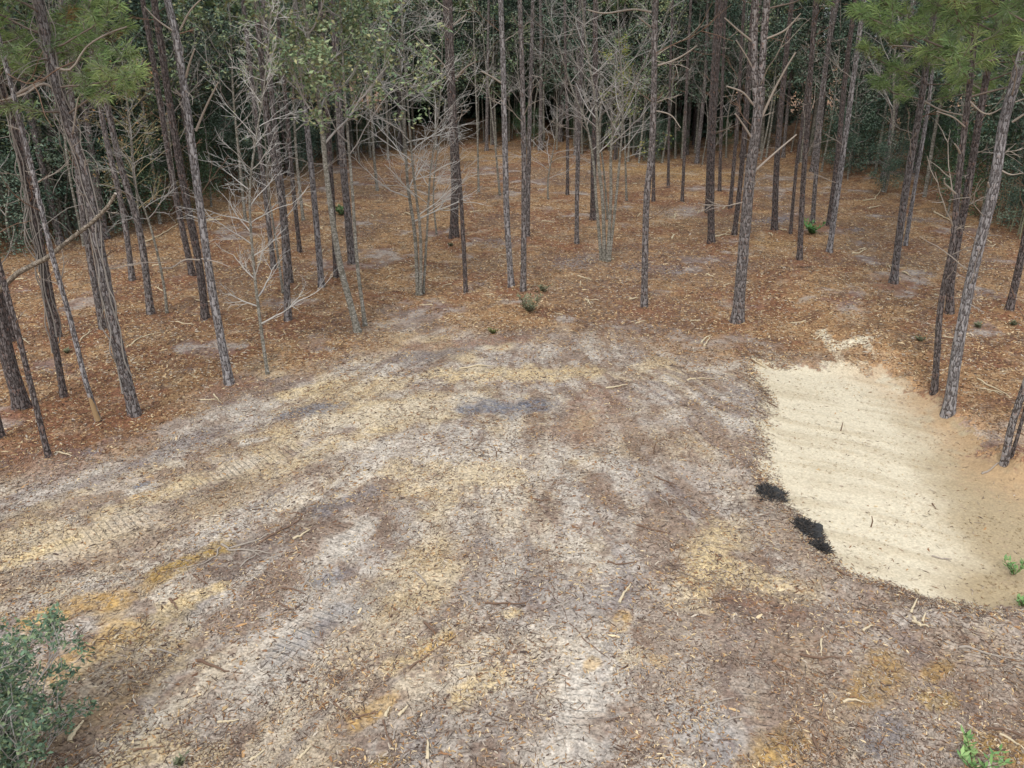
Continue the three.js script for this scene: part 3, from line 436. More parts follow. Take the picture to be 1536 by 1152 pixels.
function hardwood(t, stems, { branches = 14, low = 1.2, reach = 1.5, up = .07, mat = twigGrey, bark = hardBark, leaves = 0, pal = GREENLEAF, leafLen = .11, levels = 2, leafFrom = 0 }) {
  const foliage = new GB();
  for (const { line, r0 } of stems) {
    const hgtTop = line[line.length - 1].y, rad = y => r0 * (1 - .78 * clamp(y / hgtTop)) + r0 * .25 * Math.exp(-y / .15);
    part(stems.length > 1 ? 'stem' : 'trunk', new GB().tube(line, line.map(p => Math.max(.008, rad(p.y))), 8, [1, 1, 1], .1).geo(), bark, t);
    for (let i = 0; i < branches; i++) {
      const y = low + (hgtTop - low) * Math.pow((i + rnd()) / branches, .85), k = line.findIndex(p => p.y >= y), q = (k < 0 ? line[line.length - 1] : line[k]).clone(), az = i * 2.4 + rr(-.6, .6), ends = [], gb = new GB();
      const len = reach * rr(.6, 1.15) * (1 - .55 * clamp((y - low) / (hgtTop - low)));
      twigs(gb, q, V(Math.cos(az), rr(.35, 1.0), Math.sin(az)).normalize(), len, Math.max(.007, rad(y) * .5), levels, ends, up);
      part('branch', gb.geo(), mat, t);
      if (leaves && y > leafFrom) for (const e of ends) for (let l = 0; l < leaves; l++) leafAt(foliage, e.clone().add(rvec().multiplyScalar(rr(0, .22))), pal, leafLen);
    }
  }
  if (foliage.p.length) part('foliage', foliage.geo(), leafMat, t);
  return t;
}
function stemLine(pts, fz, foot, tall, n = 34) {
  const path = pts.map(([x, y], i) => i ? AtZ(x, y, fz).sub(foot) : V(0, 0, 0)), a = path[path.length - 2], b = path[path.length - 1];
  if (tall && b.y < tall) { const sl = (b.x - a.x) / Math.max(.3, b.y - a.y); path.push(V(b.x + sl * .7 * (tall - b.y), tall, rr(-.2, .2))); }
  path[0].y = -.1; return new THREE.CatmullRomCurve3(path, false, 'centripetal').getPoints(n);
}
function wood(label, stems, opt, group) {                          // stems: [[px path], width px, height]
  const [fx, fz] = G(...stems[0][0][0]), foot = V(fx, hgt(fx, fz), fz), t = thing(opt.name || 'bare_sapling', label, opt.cat || 'sapling', foot, group), depth = -fz * cP + H * sP;
  return hardwood(t, stems.map(([p, w, tall], i) => { const line = stemLine(p, fz, foot, tall); if (i) { const [x] = G(...p[0]); const dx = x - fx - line[0].x; line.forEach((q, k) => { q.x += dx * (1 - k / line.length); q.z += (i % 2 ? .08 : -.08) * (1 - k / line.length) + (i % 2 ? .4 : -.4) * k / line.length; }); } return { line, r0: w * depth / F / 2 }; }), opt);
}
wood('leaning pale mottled hardwood stem with small green leaves high up', [[[[538, 497], [524, 450], [510, 397], [492, 280], [479, 156], [466, 78], [455, 0]], 10.5, 9.5]], { name: 'leafy_hardwood', cat: 'tree', low: 4.2, branches: 22, reach: 2.1, leaves: 14, leafLen: .13 });
wood('thin yellowish hardwood stem close beside the leaning mottled one', [[[[548, 488], [536, 397], [528, 280], [520, 180], [515, 104], [512, 40]], 6, 8.6]], { name: 'leafy_hardwood', cat: 'tree', low: 3.8, branches: 16, reach: 2, leaves: 9, leafLen: .12 });
wood('pale lichen-grey twiggy sapling at the rim of the bare soil', [[[[401, 558], [391, 488], [383, 423], [376, 340], [375, 280], [385, 200], [395, 140]], 5.5, 7.2]], { low: 1.0, branches: 30, reach: 1.15, up: .03, mat: paleTwig });
wood('thin sapling with patchy white bark among the pines by the thicket', [[[[250, 470], [247, 436], [234, 371], [219, 320], [203, 280], [197, 220]], 4.5, 6]], { low: 2, branches: 16, reach: 1.2, up: .03 });
wood('bare many-stemmed hardwood clump with whitish twigs, mid clearing', [[[[627, 442], [622, 350], [612, 280], [607, 200], [601, 104], [604, 20]], 6, 8], [[[631, 442], [628, 350], [619, 260], [612, 160], [606, 60]], 5, 7.6], [[[634, 442], [634, 350], [640, 260], [655, 160], [660, 80]], 4, 7]], { name: 'hardwood_clump', cat: 'tree', low: 1.8, branches: 18, reach: 1.7, up: .02, mat: paleTwig });
wood('bare grey hardwood clump of several stems behind the pine pair', [[[[907, 391], [904, 300], [898, 247], [894, 160], [880, 70]], 6, 8.6], [[[911, 391], [912, 300], [916, 195], [935, 155], [960, 100], [985, 50]], 5.5, 9], [[[903, 391], [899, 310], [893, 240], [880, 180], [862, 140]], 5, 8], [[[913, 391], [917, 310], [925, 230], [930, 160], [925, 60]], 4.5, 8.4]], { name: 'hardwood_clump', cat: 'tree', low: 3, branches: 14, reach: 2, up: .04 });
wood('reddish thin bare sapling at the back near the close pair of pines', [[[[750, 295], [742, 210], [735, 150], [729, 100]], 3.5, 7]], { low: 3, branches: 10, reach: 1.2 });
wood('very thin pale sapling standing alone at the back of the litter', [[[[718, 290], [716, 200], [713, 120], [711, 65]], 3.2, 8]], { low: 3.5, branches: 9, reach: 1 });
wood('bushy tan sapling with few brown leaves before the dark thicket', [[[[212, 372], [206, 300], [200, 240], [196, 190]], 4, 5.5]], { low: 1, branches: 22, reach: 1.6, mat: new THREE.MeshStandardMaterial({ color: new THREE.Color(...C(168, 152, 116)), roughness: 1, vertexColors: true }), leaves: 1, pal: BRONZE, leafLen: .1, up: .03 });
wood('thin sapling bending over in front of the tall thick pine', [[[[655, 350], [650, 290], [656, 230], [664, 190]], 3, 4.6]], { low: .8, branches: 18, reach: 1.4, up: -.03, mat: paleTwig });
wood('low spreading twiggy sapling behind the close pair of pines', [[[[822, 300], [822, 270], [826, 245], [830, 225]], 3, 3.4]], { low: .7, branches: 14, reach: 2, up: -.02 });
wood('sapling carrying yellow-green leaves behind the grey hardwood clump', [[[[940, 300], [938, 240], [936, 190], [930, 150]], 3.5, 6]], { name: 'leafy_hardwood', cat: 'tree', low: 1.4, branches: 12, reach: 1.1, leaves: 4, pal: [C(172, 164, 70), C(140, 150, 74), C(112, 134, 80)], leafLen: .12 });
wood('slim bare sapling in the litter near the straight reddish pine', [[[[912, 330], [905, 250], [897, 200], [880, 150]], 3.5, 6]], { low: 2.4, branches: 12, reach: 1.4 });
wood('leafless leaning sapling in front of the even grey pine', [[[[425, 440], [412, 350], [402, 280], [398, 210]], 4, 6.4]], { low: 1.6, branches: 22, reach: 1.4, up: .02, mat: paleTwig });

wood('leafy grey-green hardwood behind the lichen-grey sapling', [[[[455, 330], [446, 250], [440, 150], [438, 60]], 5, 9]], { name: 'leafy_hardwood', cat: 'tree', low: 3, branches: 20, reach: 2.2, leaves: 12, leafLen: .14, pal: [...GREENLEAF, ...DARKLEAF] });
wood('leafy grey-green hardwood between the pale leaning stems and the whitish clump', [[[[566, 285], [560, 220], [556, 120], [552, 40]], 4.5, 9]], { name: 'leafy_hardwood', cat: 'tree', low: 3.4, branches: 20, reach: 2.4, leaves: 10, leafLen: .15, pal: [...GREENLEAF, ...DARKLEAF] });
wood('leafy hardwood standing behind the dark and thin pines at the thicket', [[[[368, 330], [360, 250], [350, 140], [346, 40]], 5, 9]], { name: 'leafy_hardwood', cat: 'tree', low: 3, branches: 20, reach: 2.4, leaves: 12, leafLen: .14, pal: [...GREENLEAF, ...DARKLEAF] });
// templates for the forest edge and beyond
function leafCrown(y0, y1, R, clumps, per, L, pal, spread = .42) {
  const gb = new GB(), cy = (y0 + y1) / 2, hy = (y1 - y0) / 2;
  for (let i = 0; i < clumps; i++) {
    const v = rvec().multiplyScalar(Math.pow(rnd(), .38)), p = V(v.x * R * rr(.8, 1.15), cy + v.y * hy, v.z * R * rr(.8, 1.15)), sp = spread * rr(.6, 1.3), pl = [pick(pal), pick(pal)];
    for (let l = 0; l < per; l++) leafAt(gb, p.clone().add(V(rr(-1, 1) + rr(-1, 1), (rr(-1, 1) + rr(-1, 1)) * .7, rr(-1, 1) + rr(-1, 1)).multiplyScalar(sp * .75)), pl, L);
  }
  return gb.geo();
}
function template(build) { const t = new THREE.Group(); build(t); return t; }
function stem(t, tall, r, bend = .35, bark = hardBark) { const line = new THREE.CatmullRomCurve3([V(0, -.15, 0), V(rr(-bend, bend) * .3, tall * .35, rr(-bend, bend) * .3), V(rr(-bend, bend), tall * .7, rr(-bend, bend)), V(rr(-bend, bend), tall, rr(-bend, bend))]).getPoints(14); part('trunk', new GB().tube(line, line.map(p => Math.max(.01, r * (1 - .75 * clamp(p.y / tall)))), 7, [1, 1, 1], .1).geo(), bark, t); return line; }
function limbs(t, line, y0, R, n) { for (let i = 0; i < n; i++) { const k = line.findIndex(p => p.y > y0 + (line[14].y - y0) * (i + .5) / n), az = i * 2.4, pts = wander(line[Math.max(1, k)], V(Math.cos(az), rr(.2, .8), Math.sin(az)).normalize(), R * rr(.6, .95), 5, .12, .04); part('limb', new GB().tube(pts, taper(6, .025, .008), 4).geo(), twigGrey, t); } }
const TALL = [0, 1, 2, 3].map(k => template(t => { const line = stem(t, 10.5, rr(.07, .1), .5); limbs(t, line, 3, 2, 9); part('crown', leafCrown(2.6, 12, 2.4, 110, 64, .15, [DARKLEAF, DARKLEAF, [...DARKLEAF, ...GREENLEAF], DARKLEAF][k]), leafMat, t); }));
const LOW = [0, 1, 2].map(k => template(t => { const line = stem(t, 3.6, .05, .4); limbs(t, line, .4, 1.2, 6); part('crown', leafCrown(.15, 4.6, 1.7, 70, 56, .12, k === 1 ? [C(70, 100, 66), C(60, 88, 60), C(88, 112, 72)] : DARKLEAF), leafMat, t); }));
const BARE = [0, 1, 2, 3].map(() => template(t => { const line = new THREE.CatmullRomCurve3([V(0, -.15, 0), V(rr(-.3, .3), 3, rr(-.3, .3)), V(rr(-.7, .7), 6.5, rr(-.6, .6)), V(rr(-1, 1), 9.6, rr(-1, 1))]).getPoints(30); hardwood(t, [{ line, r0: rr(.045, .075) }], { branches: 20, low: 2.6, reach: 2.3, up: .05 }); }));
const PINE = [0, 1, 2].map(k => template(t => {
  const tall = 14, line = new THREE.CatmullRomCurve3([V(0, -.15, 0), V(rr(-.15, .15), 5, rr(-.1, .1)), V(rr(-.3, .3), 10, rr(-.2, .2)), V(rr(-.4, .4), tall, 0)]).getPoints(30), r0 = [.11, .09, .13][k], rad = y => r0 * (1 - .55 * clamp(y / tall)) + r0 * .35 * Math.exp(-y / .22);
  part('trunk', new GB().tube(line, line.map(p => rad(p.y)), 9, [1, 1, 1], .14).geo(), pineBark[k % 2], t);
  const [wd, gr] = THICK[k], top = y => { const i = Math.max(1, line.findIndex(p => p.y >= y)); return line[i].clone(); };
  for (const [n, g, m] of [['crown_wood', wd, limbMat], ['crown', gr, needleMat]]) part(n, g, m, t).position.copy(top(8.7));
  addDead(t, top, rad, 2.5, 8.6, 9);
}));
function plant(tpl, name, label, cat, x, z, s, group, sy = s) { const t = tpl.clone(); t.name = numbered(name); t.position.set(x, hgt(x, z), z); t.rotation.y = rr(0, 6.28); t.scale.set(s, sy, s); tag(t, label, cat, group); scene.add(t); return t; }
const walk = []; { let last = null; for (let x = -25; x <= 25; x += .05) { const z = backEdge(x); if (!last || Math.hypot(x - last[0], z - last[1]) > .2) { walk.push([x, z]); last = [x, z]; } } }
function edgeSpots(step, off, jit) { const out = []; const n = Math.round(step / .2); for (let i = 0; i < walk.length; i += n) { const [x, z] = walk[i], a = walk[Math.max(0, i - 8)], b = walk[Math.min(walk.length - 1, i + 8)], tx = b[0] - a[0], tz = b[1] - a[1], l = Math.hypot(tx, tz), nx = tz / l, nz = -tx / l; out.push([x + nx * (off + rr(-jit, jit)) + rr(-jit, jit) * .6, z + nz * (off + rr(-jit, jit)) + rr(-jit, jit) * .6]); } return out.filter(([x, z]) => z < -18 && Math.abs(x) < -z * .70 + 2.5); }
const apex = (n, a, b) => Array.from({ length: n }, () => { const x = rr(-9, 7); return [x, backEdge(x) - rr(a, b)]; });
const pxOf = (x, z) => CX + F * x / (-z * cP + H * sP);
for (const [off, step] of [[1.4, 2.0], [3.6, 2.0], [6, 2.2], [8.6, 2.4], [11.4, 2.6], [0, 0]]) for (const [x, z] of step ? edgeSpots(step, off, 1) : apex(26, 2.5, 18)) {
  const px = pxOf(x, z), mid = px > 560 && px < 1240; if (mid && off < 2 && rnd() < .35) continue;
  plant(pick(TALL), 'understory_tree', `dark leafy evergreen tree in the wood beyond ${behind(x, z)}`, 'tree', x, z, rr(.8, 1.1), `evergreen trees beyond ${behind(x, z)}`, rr(.85, 1.15));
}
for (const [off, step] of [[.9, 1.5], [2.6, 1.9], [5, 2.6]]) for (const [x, z] of edgeSpots(step, off, .6)) {
  const px = pxOf(x, z), mid = px > 520 && px < 1250; if (mid && rnd() < (off > 4 ? .1 : off > 2 ? .5 : .85)) continue;
  plant(pick(LOW), 'evergreen_shrub', `low dark evergreen shrub at the wood edge beyond ${behind(x, z)}`, 'shrub', x, z, (mid ? .55 : .85) * rr(.7, 1.15), `evergreen shrubs beyond ${behind(x, z)}`);
}
for (const [off, step] of [[.6, 1.9], [2.6, 2.1], [5.5, 2.6]]) for (const [x, z] of edgeSpots(step, off, 1.1)) plant(pick(BARE), 'bare_tree', `leafless grey tree at the wood edge beyond ${behind(x, z)}`, 'tree', x, z, rr(.65, 1.05), `leafless trees beyond ${behind(x, z)}`);
for (const [off, step] of [[.8, 2.5], [3.2, 2.8], [6.5, 3], [10, 3.5]]) for (const [x, z] of edgeSpots(step, off, 1.2)) plant(pick(PINE), 'wood_pine', `tall straight pine inside the wood beyond ${behind(x, z)}`, 'pine tree', x, z, rr(.75, 1.15), `pines in the wood beyond ${behind(x, z)}`);
{ // canes by the right-hand thicket
  for (let i = 0; i < 9; i++) { const [x, z] = G(1488 + i * 7 + rr(-3, 3), 330 + i * 5), foot = V(x, hgt(x, z), z), t = thing('green_cane', 'thin upright green-grey cane at the thicket uphill from the sand', 'cane', foot, 'canes at the thicket'), line = curve([V(0, -.1, 0), V(rr(-.05, .1), 1.6, 0), V(rr(.0, .3), 3.2, rr(-.2, .2)), V(rr(.1, .5), 4.6, rr(-.3, .3))], 10); part('stalk', new GB().tube(line, taper(11, .022, .008), 5).geo(), new THREE.MeshStandardMaterial({ color: new THREE.Color(...C(150, 152, 122)), roughness: .9, vertexColors: true }), t); const f = new GB(); for (let k = 3; k < 11; k++) for (let l = 0; l < 4; l++) leafAt(f, line[k].clone().add(rvec().multiplyScalar(.12)), DARKLEAF, .13); part('foliage', f.geo(), leafMat, t); }
}
{ // the wood goes on: far foliage that reads as one mass
  const clump = leafCrown(-1.2, 1.2, 1.3, 14, 22, .3, DARKLEAF, .5), spots = [];
  for (const [off, n] of [[13.5, 1], [16, 1], [19, 1], [23, 1], [28, 1]]) for (const [x, z] of [...edgeSpots(1.8, off, 1.4), ...apex(14, off, off + 6)]) for (let y = .6; y < 16; y += 1.3) spots.push([x + rr(-1, 1), y + rr(-.6, .6), z + rr(-1, 1)]);
  const im = new THREE.InstancedMesh(clump, leafMat, spots.length), m = new THREE.Matrix4(), q = new THREE.Quaternion();
  spots.forEach(([x, y, z], i) => { q.setFromEuler(new THREE.Euler(rr(0, 6), rr(0, 6), rr(0, 6))); const s = rr(.9, 1.5); im.setMatrixAt(i, m.compose(V(x, y, z), q, V(s, s, s))); });
  im.name = 'distant_woods'; im.castShadow = im.receiveShadow = true; tag(im, 'far mass of dark green foliage deep in the wood', 'woods', null, 'stuff'); scene.add(im);
}

// ------------------------------------------------------------------ litter: chips, twigs, leaves and clods by the hundred thousand
function scatter(name, label, cat, geo, mat, n, place) {
  const im = new THREE.InstancedMesh(geo, mat, n), m = new THREE.Matrix4(), q = new THREE.Quaternion(), e = new THREE.Euler(), col = new THREE.Color(); let k = 0, tries = 0;
  while (k < n && tries++ < n * 12) { const s = place(); if (!s) continue; e.set(s.rx, s.ry, s.rz, 'YXZ'); q.setFromEuler(e); im.setMatrixAt(k, m.compose(V(s.x, hgt(s.x, s.z) + s.y, s.z), q, V(s.l, s.h, s.w))); im.setColorAt(k, col.setRGB(...s.c)); k++; }
  im.count = k; im.name = name; im.castShadow = im.receiveShadow = true; tag(im, label, cat, null, 'stuff'); scene.add(im); return im;
}
function spot(bias) {                                              // denser where things lie nearer
  const d = 5.6 + 56 * Math.pow(rnd(), bias), x = rr(-1, 1) * (d * .68 + 2.5); return [x, -d];
}
function rim() { const k = 11 + Math.floor(rnd() * 12), a = padPoly[k % 22], b = padPoly[(k + 1) % 22], t = rnd(), o = rr(-1, 1) + rr(-1, 1); return [a[0] + (b[0] - a[0]) * t + o * .16, a[1] + (b[1] - a[1]) * t + rr(-.25, .25)]; }   // along the ragged litter rim of the sand
const chipGeo = (() => { const g = new THREE.BoxGeometry(1, 1, 1, 2, 1, 1), p = g.attributes.position; for (let i = 0; i < p.count; i++) { const x = p.getX(i); if (x > .4) { p.setZ(i, p.getZ(i) * .35 + .15); p.setY(i, p.getY(i) * .5); } else if (x < -.4) { p.setZ(i, p.getZ(i) * .55 - .1); } else p.setY(i, p.getY(i) + .35); } g.computeVertexNormals(); return g; })();
const twigGeo = (() => { const g = new GB().tube([V(-.5, 0, 0), V(-.2, .3, .6), V(.15, .1, -.5), V(.5, .2, .4)], [.5, .45, .4, .25], 3, [1, 1, 1], 0, false); return g.geo(); })();
const leafGeo = (() => { const g = new GB(); g.leaf(V(-.5, 0, 0), V(1, 0, 0), V(0, 0, 1), 1, 1, [1, 1, 1], .3); return g.geo(); })();
const clodGeo = (() => { const g = new THREE.IcosahedronGeometry(.5, 0); const p = g.attributes.position; for (let i = 0; i < p.count; i++) { const k = .75 + .5 * vn(p.getX(i) * 5 + 3, p.getY(i) * 5 + p.getZ(i) * 7); p.setXYZ(i, p.getX(i) * k, p.getY(i) * k, p.getZ(i) * k); } g.computeVertexNormals(); return g; })();
const litterMat = new THREE.MeshStandardMaterial({ roughness: 1, side: THREE.DoubleSide });
const CHIP = [C(226, 202, 162), C(208, 176, 130), C(184, 144, 100), C(150, 110, 76), C(198, 184, 166)], BROWN = [C(146, 106, 74), C(122, 84, 60), C(84, 62, 48), C(172, 132, 90)], GREYS = [C(158, 142, 128), C(128, 109, 96), C(92, 75, 66), C(188, 172, 154)];
const cov = (x, z) => { const { wood } = zones(x, z), pad = x > 2 && z > -24 ? smooth(.3, -.15, padDist(x, z) + .7 * (fbm(x * 2.6, z * 2.6, 3) - .5)) : 0; return { wood, pad }; };
const tint = (c, a = .8, b = 1.2) => { const k = rr(a, b); return [c[0] * k, c[1] * k, c[2] * k]; };
scatter('wood_chips', 'pale splintered wood chips strewn over soil and litter', 'wood chips', chipGeo, litterMat, 230000, () => { const onRim = rnd() < .025, [x, z] = onRim ? rim() : spot(1.5), v = cov(x, z); if (onRim) v.pad *= .6; if (z > -20 && rnd() < .75 && onTrack(x, z)) return; if (rnd() < v.pad * .985 || (v.wood > .4 && rnd() < .8 * bareness(x, z)) || rnd() > (v.wood > .5 ? .35 + .9 * vn(x * .9, z * .9) : .15 + 1.1 * Math.pow(vn(x * 1.4, z * 1.4), 1.4))) return; const l = Math.exp(rr(-4.1, -2.6)) * (rnd() < .02 ? 2 : 1) * (z < -16 ? 1.4 : 1); return { x, z, y: .006, l, h: rr(.004, .011), w: l * rr(.12, .32), rx: rr(-.3, .3), ry: rr(0, 6.28), rz: rr(-.25, .25), c: tint(rnd() < v.wood ? pick(CHIP) : pick(rnd() < .5 ? CHIP : GREYS)) }; });
scatter('twig_litter', 'fine brown twigs and roots strewn over soil and litter', 'twigs', twigGeo, litterMat, 240000, () => { const onRim = rnd() < .035, [x, z] = onRim ? rim() : spot(1.6), v = cov(x, z); if (onRim) v.pad *= .6; if (z > -20 && rnd() < .75 && onTrack(x, z)) return; if (rnd() < v.pad * .9 || (v.wood > .4 && rnd() < .8 * bareness(x, z))) return; const w = vn(x * 1.7 + 8, z * 1.7); if (v.wood < .5 && rnd() > .10 + .85 * w * w) return; const l = Math.exp(rr(-3.6, -1.9)) * (v.pad > .5 ? .6 : 1); return { x, z, y: .008, l, h: rr(.004, .008), w: rr(.004, .010), rx: rr(-.2, .2), ry: rr(0, 6.28), rz: rr(-.2, .2), c: tint(pick(rnd() < v.wood ? BROWN : rnd() < .7 ? GREYS : BROWN)) }; });
scatter('fallen_leaves', 'dry brown leaves lying under the pines', 'leaves', leafGeo, litterMat, 100000, () => { const [x, z] = spot(.95), v = cov(x, z); if (v.pad > .3 && rnd() < .98) return; if (rnd() > .06 + .94 * v.wood * v.wood || rnd() < .85 * bareness(x, z)) return; const l = rr(.045, .11); return { x, z, y: .01, l, h: l, w: l * rr(.4, .7), rx: rr(-.6, .6), ry: rr(0, 6.28), rz: rr(-.5, .5), c: tint(pick(rnd() < .3 ? CHIP : BROWN)) }; });
scatter('soil_clods', 'small crumbled clods on the graded soil', 'clods', clodGeo, litterMat, 60000, () => { const d = 5.6 + 16 * Math.pow(rnd(), 1.2), x = rr(-1, 1) * (d * .66 + 2), z = -d, v = cov(x, z); if (v.wood > .6 || (v.pad > .5 && rnd() < .8)) return; const n = vn(x * 1.2 + 5, z * 1.2); if (rnd() > .1 + n * n * 1.5) return; const l = Math.exp(rr(-4.4, -2.9)); return { x, z, y: l * .1, l, h: l * rr(.5, .8), w: l * rr(.7, 1), rx: rr(0, 6), ry: rr(0, 6.28), rz: rr(0, 6), c: tint(soil(x, z, 0), .75, 1.1) }; });

// ------------------------------------------------------------------ sticks and roots that show one by one
const STICK = { pale: ['pale splintered stick on bare soil near', paleWood, 'pale sticks near'], dark: ['dark brown stick on bare soil near', brownWood, 'dark sticks near'], root: ['grey wiggly torn root on bare soil near', deadWood, 'torn roots near'], litter: ['pale broken stick in the brown litter near', paleWood, 'litter sticks near'] };
function stick(kind, pts, w, wob = .018) {
  const a = pts.map(p => ground(...p)), foot = a[0].clone(), [label0, mat, group0] = STICK[kind], mark = nearest(kind === 'litter' ? LAND.wood : LAND.soil, foot.x, foot.z), label = label0 + ' ' + mark, group = group0 + ' ' + mark, t = thing(kind === 'root' ? 'torn_root' : 'broken_stick', label, kind === 'root' ? 'root' : 'stick', foot, group), r = w * Math.hypot(foot.z, H) / F / 2 * .72;
  const line = []; for (let i = 0; i < a.length - 1; i++) for (let k = 0; k < 4; k++) line.push(a[i].clone().lerp(a[i + 1], k / 4)); line.push(a[a.length - 1]);
  const len = line[0].distanceTo(line[line.length - 1]); line.forEach((p, i) => { p.x += rr(-1, 1) * wob * len; p.z += rr(-1, 1) * wob * len; p.y = hgt(p.x, p.z) + r * .6 + (i === 0 || i === line.length - 1 ? 0 : rr(0, r)); p.sub(foot); });
  const c = curve(line, line.length * 2); part('shaft', new GB().tube(c, taper(c.length, r * 1.15, r * .45), 6, [1, 1, 1], .5).geo(), mat, t);
  if (kind !== 'pale' && rnd() < .6) { const q = c[Math.floor(c.length * .6)], s = wander(q, c[c.length - 1].clone().sub(c[0]).normalize().add(V(rr(-1, 1), .1, rr(-1, 1)).multiplyScalar(.8)).normalize(), len * rr(.2, .4), 4, .15, 0); part('side_shoot', new GB().tube(s, taper(5, r * .6, r * .35), 5).geo(), mat, t); }
}
for (const [k, w, ...p] of [
  ['pale', 4, [690, 551], [715, 549], [741, 546]], ['pale', 4, [1052, 516], [1058, 508], [1066, 504]], ['pale', 4, [908, 583], [925, 580], [941, 578]], ['pale', 3, [1030, 573], [1050, 571], [1070, 571]], ['root', 4, [331, 818], [345, 828], [380, 828], [425, 832]], ['root', 4, [345, 826], [385, 812], [414, 800]], ['dark', 4, [385, 820], [412, 805], [440, 790], [462, 770]], ['root', 3, [330, 822], [325, 838], [305, 850], [262, 858]], ['root', 3, [360, 850], [385, 832], [402, 826]], ['pale', 5, [440, 811], [452, 806], [466, 797]], ['root', 4.5, [452, 885], [462, 868], [472, 848]], ['root', 4, [458, 870], [470, 882], [478, 888]], ['dark', 4, [420, 884], [440, 884], [452, 888]],
  ['dark', 6, [297, 991], [320, 1000], [343, 1009]], ['root', 4, [236, 975], [252, 980], [268, 986]], ['dark', 3, [225, 976], [240, 990]], ['pale', 8, [105, 1113], [115, 1098], [125, 1083]], ['dark', 9, [82, 1065], [90, 1072], [99, 1078]], ['pale', 6, [376, 1144], [386, 1138], [398, 1127]], ['pale', 5, [327, 1086], [343, 1085], [359, 1081]], ['root', 4, [622, 858], [632, 868], [640, 878]], ['dark', 5, [637, 938], [646, 948], [656, 955]], ['dark', 4, [613, 1007], [640, 988], [684, 960]], ['pale', 4, [683, 1005], [700, 1003], [718, 1000]], ['dark', 3.5, [500, 1058], [514, 1066], [530, 1071]], ['dark', 4, [532, 1076], [550, 1072], [568, 1067]], ['pale', 7, [578, 1074], [581, 1068], [585, 1060]], ['pale', 7, [598, 1074], [606, 1067], [612, 1060]], ['pale', 7, [641, 1142], [642, 1125], [642, 1110]], ['pale', 6, [450, 1139], [458, 1131], [467, 1122]], ['root', 4, [590, 1110], [592, 1098], [596, 1088]], ['dark', 4, [575, 1080], [580, 1100], [590, 1118]],
  ['dark', 5, [726, 908], [750, 910], [792, 908]], ['dark', 1.7, [822, 820], [822, 860], [832, 895], [855, 938]], ['dark', 1.7, [855, 938], [890, 975], [932, 1005]], ['pale', 6, [928, 908], [936, 895], [946, 880]], ['root', 4, [830, 915], [845, 910], [856, 905]], ['dark', 5, [1200, 980], [1225, 988], [1258, 990]], ['pale', 4, [1231, 962], [1231, 975], [1232, 985]], ['root', 4, [1080, 1090], [1098, 1080], [1125, 1078]], ['pale', 6, [1264, 1055], [1278, 1053], [1293, 1056]], ['pale', 5, [1294, 946], [1302, 941], [1309, 937]], ['dark', 5, [1250, 858], [1262, 866], [1275, 875]], ['pale', 5, [1375, 876], [1379, 884], [1383, 892]], ['pale', 4, [1420, 891], [1428, 898], [1436, 906]], ['root', 5, [1440, 974], [1480, 983], [1536, 990]], ['pale', 5, [1500, 1101], [1518, 1112], [1536, 1125]], ['dark', 6, [1220, 1106], [1225, 1118], [1230, 1130]], ['dark', 4, [955, 790], [975, 795], [1008, 802]], ['root', 4, [990, 750], [998, 756], [1003, 765]], ['dark', 4, [982, 715], [1000, 720], [1014, 734]],
  ['pale', 4, [1126, 541], [1138, 543], [1150, 547]], ['dark', 3, [1150, 604], [1160, 605], [1168, 606]], ['dark', 3, [1400, 748], [1405, 756]], ['root', 3.5, [1400, 826], [1415, 830], [1430, 830]], ['root', 4, [1474, 706], [1488, 704], [1500, 700]], ['dark', 4, [910, 846], [925, 850], [955, 848]], ['root', 4, [760, 752], [775, 760]], ['dark', 4, [800, 747], [812, 750], [825, 749]], ['pale', 5, [172, 962], [180, 956]], ['dark', 4, [292, 866], [305, 876], [314, 880]], ['dark', 5, [255, 900], [262, 908], [266, 916]], ['dark', 4, [200, 1130], [220, 1126], [255, 1120]], ['root', 3, [545, 930], [552, 938]], ['dark', 3, [418, 905], [440, 915]], ['root', 4, [1060, 1060], [1100, 1050]], ['dark', 5, [1480, 1090], [1510, 1098], [1540, 1112]], ['pale', 5, [1366, 925], [1370, 915], [1375, 905]], ['pale', 6, [1368, 935], [1380, 942], [1392, 946]], ['pale', 5, [1382, 938], [1386, 928]], ['pale', 6, [1369, 930], [1374, 938], [1380, 944]],
  ['litter', 4, [310, 330], [322, 330], [336, 329]], ['litter', 3, [1295, 300], [1310, 298], [1322, 285]], ['litter', 3.5, [1278, 382], [1290, 381], [1300, 375]], ['litter', 4, [1350, 428], [1360, 432]], ['litter', 3, [1440, 343], [1456, 342]], ['litter', 3.5, [1400, 318], [1412, 326], [1425, 334]], ['litter', 3, [1072, 356], [1085, 355], [1095, 356]], ['litter', 4, [944, 452], [957, 449]], ['litter', 4, [878, 450], [886, 458]], ['litter', 4, [1060, 413], [1070, 416]], ['litter', 4, [1056, 522], [1060, 515], [1065, 506]], ['litter', 3, [190, 520], [215, 505], [240, 498]], ['litter', 3, [120, 510], [140, 496]], ['litter', 3, [300, 598], [325, 597]], ['litter', 3, [320, 590], [332, 602]], ['litter', 4, [85, 682], [108, 686]], ['litter', 3, [1460, 590], [1490, 605], [1510, 618]], ['litter', 3, [1465, 600], [1500, 612]], ['litter', 3, [1410, 524], [1432, 530]], ['litter', 3, [215, 362], [245, 350], [268, 335]],
]) stick(k, p, w);
